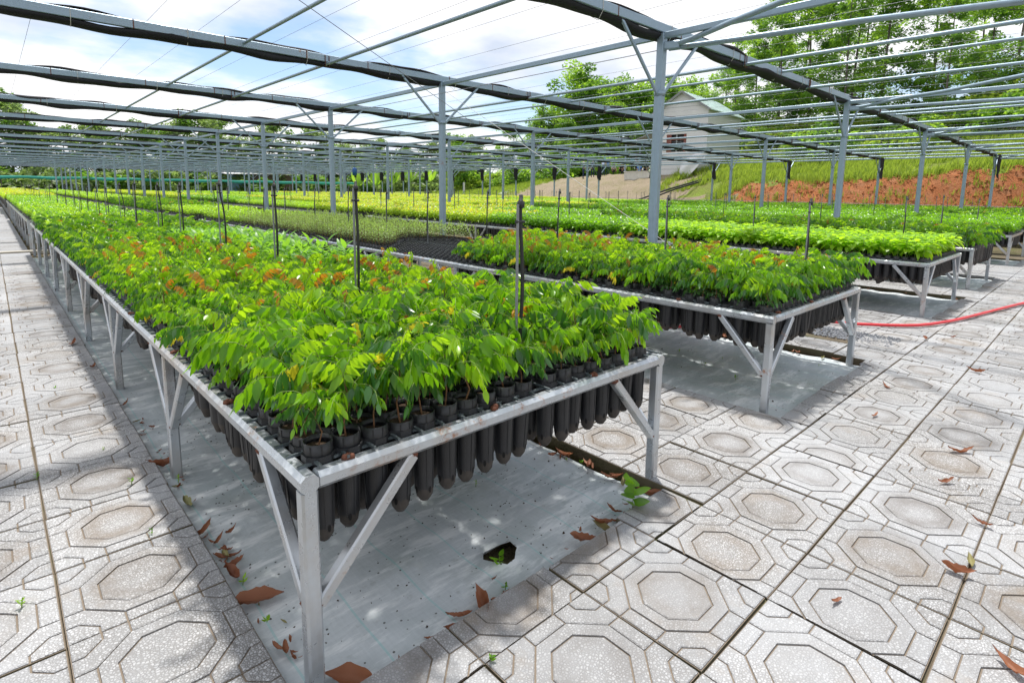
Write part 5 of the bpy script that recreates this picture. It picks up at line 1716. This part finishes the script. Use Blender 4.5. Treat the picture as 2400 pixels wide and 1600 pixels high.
for k in range(1500):
    x = gr.uniform(GRAVEL[0] - 0.04, GRAVEL[1]); y = gr.uniform(GRAVEL[2], GRAVEL[3]); s_ = gr.uniform(0.006, 0.014)
    vv = np.array([(1, 0, 0), (-1, 0, 0), (0, 1, 0), (0, -1, 0), (0, 0, .7), (0, 0, -.7)]) + gr.normal(0, .25, (6, 3))
    mb.add(vv * s_ + [x, y, -0.008 + gr.uniform(0, 0.008)], [(0, 2, 4), (2, 1, 4), (1, 3, 4), (3, 0, 4), (2, 0, 5), (1, 2, 5), (3, 1, 5), (0, 3, 5)])
tag(mb.build('gravel_patch', MATS['gravel']), 'patch of grey gravel where slabs are missing in the wide aisle', 'gravel', None, 'stuff')

mb = MB()
for k in range(1100):   # spilt potting soil
    b_ = 0 if k < 800 else 1
    x = gr.uniform(PITS[b_][0] + 0.05, PITS[b_][1] - 0.08); y = gr.uniform(0.0, 2.2); s_ = gr.uniform(0.0012, 0.0045) * (1.6 if gr.random() < 0.06 else 1)
    if math.sin(x * 9) * math.sin(y * 7) + gr.normal(0, 0.5) < 0.1: continue
    vv = np.array([(1, 0, 0), (-1, 0, 0), (0, 1, 0), (0, -1, 0), (0, 0, .7), (0, 0, -.7)]) + gr.normal(0, .25, (6, 3))
    mb.add(vv * s_ + [x, y, -0.037], [(0, 2, 4), (2, 1, 4), (1, 3, 4), (3, 0, 4), (2, 0, 5), (1, 2, 5), (3, 1, 5), (0, 3, 5)])
tag(mb.build('soil_crumbs', MATS['potting_soil']), 'dark crumbs of potting soil spilt on the sheets', 'soil', None, 'stuff')
DRY = []
for v in range(8):
    pr = random.Random(v + 30)
    mb = MB()
    L_, W2 = (0.15, 0.055) if v == 7 else (pr.uniform(0.08, 0.14), pr.uniform(0.016, 0.034))
    n = 13; rows = []
    tw = pr.uniform(-0.9, 0.9); cu = pr.uniform(0.8, 2.6); fo = pr.uniform(0.5, 1.6)
    for i in range(n + 1):
        t = i / n; w = W2 * 0.5 * math.sin(PI * t ** 0.8) ** 0.9 * (1 + 0.10 * math.sin(i * 0.9 + v))
        ang = tw * (t - 0.4); zc_ = L_ * 0.22 * cu * (t - 0.45) ** 2 * 2
        c, s_ = math.cos(ang), math.sin(ang)
        row = []
        for q in (-1, -0.5, 0, 0.5, 1):
            lz = abs(q) ** 1.5 * w * fo
            row.append((L_ * (t - 0.5), q * w * c - lz * s_, zc_ + q * w * s_ + lz * c + 0.004))
        rows.append(row)
    for r_ in rows: mb.v += r_
    for i in range(n):
        for q in range(4): mb.f.append((i * 5 + q, i * 5 + q + 1, i * 5 + 6 + q, i * 5 + 5 + q)); mb.m.append(0); mb.sm.append(True)
    mb.v = [(a, b, c + pr.gauss(0, 0.0022)) for a, b, c in mb.v]
    zmin = min(p_[2] for p_ in mb.v); mb.v = [(a, b, c - zmin) for a, b, c in mb.v]
    DRY.append(mb.mesh('dry_leaf', MATS['dry_leaf_tan' if v == 3 else 'dry_leaf']))
lr = random.Random(8)
SIT = [(-0.0, 2.63), (-0.01, 1.62), (0.0, 1.2), (-0.01, 0.95), (0.07, 0.88), (0.02, 0.73), (0.02, 0.44), (0.0, 0.62), (0.01, 0.19), (0.1, -0.02), (0.45, -0.03), (0.53, -0.05), (1.01, -0.04), (1.13, -0.05), (1.24, -0.05), (1.47, -0.03), (1.46, 0.18), (1.48, 0.32), (1.47, 0.46)]
TIL = [(2.48, -0.88), (2.2, -1.04), (1.77, -1.03), (1.88, -1.05), (1.32, -0.8), (2.9, -0.87), (3.72, -0.35), (5.43, -0.24), (5.72, -0.39), (1.4, -1.21), (-0.1, 4.26), (-0.06, 3.45), (3.1, -0.45), (4.6, -0.7)]
NEARL = {(0.02, 0.44): 'large torn rust-brown leaf lying by the left edge of the sheet', (0.1, -0.02): 'large rust-brown leaf lying at the foot of the nearest bench leg', (2.48, -0.88): 'single curled brown leaf lying flat in the middle of a right-hand tile'}
def dry(x, y, z, me, sc, lab):
    o = link('dry_leaf', me, None, (x, y, z), lr.uniform(0, 6.28), sc)
    o.rotation_euler = (lr.uniform(-.25, .25), lr.uniform(-.2, .2), lr.uniform(0, 6.28))
    tag(o, lab, 'leaf', 'fallen dry leaves')
for i, (x, y) in enumerate(SIT):
    big = (x, y) in NEARL
    dry(x, y, -0.036, DRY[7] if big else lr.choice(DRY[:7]), 1.0 if big else lr.uniform(0.7, 1.25), NEARL.get((x, y), 'dry rust-brown leaf lying at the edge of the woven sheet'))
    if not big and i > 3: dry(x + lr.uniform(-.06, .06), y + lr.uniform(-.06, .06), -0.030, lr.choice(DRY[:7]), lr.uniform(0.5, 0.9), 'dry rust-brown leaf lying at the edge of the woven sheet')
for i, (x, y) in enumerate(TIL):
    dry(x, y, 0.003, lr.choice(DRY[:7]), lr.uniform(0.7, 1.1), NEARL.get((x, y), 'small curled brown leaf lying on the paving'))
for k in range(46):     # litter that gathers along the sunken right edges of the sheets
    b_ = lr.choice((0, 0, 1, 1, 2)); x = PITS[b_][1] - 0.05 - abs(lr.gauss(0, 0.03)); y = lr.uniform(-0.02, 1.9)
    dry(x, y, -0.035, lr.choice(DRY[:7]), lr.uniform(0.4, 0.8), 'dry leaf in the litter along the sunken edge of a sheet')

for k in range(60):     # broken bits along the left and front edges of the nearest sheet
    if k < 34: x, y = abs(lr.gauss(0, 0.03)) - 0.01, lr.uniform(0.02, 2.6)
    else: x, y = lr.uniform(0.05, 1.45), -0.06 + abs(lr.gauss(0, 0.03))
    dry(x, y, -0.040, lr.choice(DRY[:7]), lr.uniform(0.16, 0.42), 'small broken bit of dry leaf along the nearest sheet\'s edge')

def weed(x, y, z, n, L, lab, pr, hgt=0.04, mat='leaf_green', W=0.5):
    t = empty('weed', (x, y, z)); tag(t, lab, 'weed', 'small weeds in the joints')
    mb = MB(); mb.tube([(0, 0, 0), (0.005, 0.004, hgt)], [0.0018, 0.0012], 4); mb.build('stem', MATS['stem_green'], t)
    a = pr.uniform(0, 6.28)
    for k in range(n):
        el = pr.uniform(-0.1, 0.8)
        mb = MB(); leaf_strip(mb, (0, 0, hgt * (0.4 + 0.6 * k / n)), (math.cos(a) * math.cos(el), math.sin(a) * math.cos(el), math.sin(el)), (-math.sin(a), math.cos(a), 0.1), L * pr.uniform(0.7, 1.15), L * W, 4, 0, 0.15, pr.uniform(0.1, 0.6))
        mb.build('leaf', MATS[mat], t); a += 2.1
wr = random.Random(9)
weed(1.31, -0.055, -0.05, 7, 0.075, 'knee-low weed with broad round green leaves at the sheet\'s front right corner', wr, 0.15, 'leaf_green', 0.85)
weed(0.70, 0.07, -0.06, 6, 0.035, 'little weed growing out of the hole in the sheet', wr, 0.06)
for k, (x, y) in enumerate([(-0.44, 1.77), (-0.15, 1.46), (-0.16, 1.0), (-0.29, 3.12), (-0.19, 1.92), (-0.52, 0.84), (0.39, -0.25), (0.63, -0.04), (0.0, 1.35), (0.01, 0.55), (0.0, 0.3), (1.47, 0.35), (1.44, 0.42), (1.50, 0.62), (1.49, 0.9), (0.96, 0.52), (0.64, 0.86), (3.2, 0.42), (3.33, 0.72), (3.6, 0.72), (3.5, 1.04), (4.0, 0.15)]):
    weed(x, y, -0.035 if (x > 0.0 and y > -0.1) else -0.006, wr.randint(4, 7), wr.uniform(0.008, 0.02), 'tiny green weed sprouting beside the sheet or in a tile joint', wr, wr.uniform(0.01, 0.04), wr.choice(['leaf_green', 'leaf_lime']))
print('stage: background')
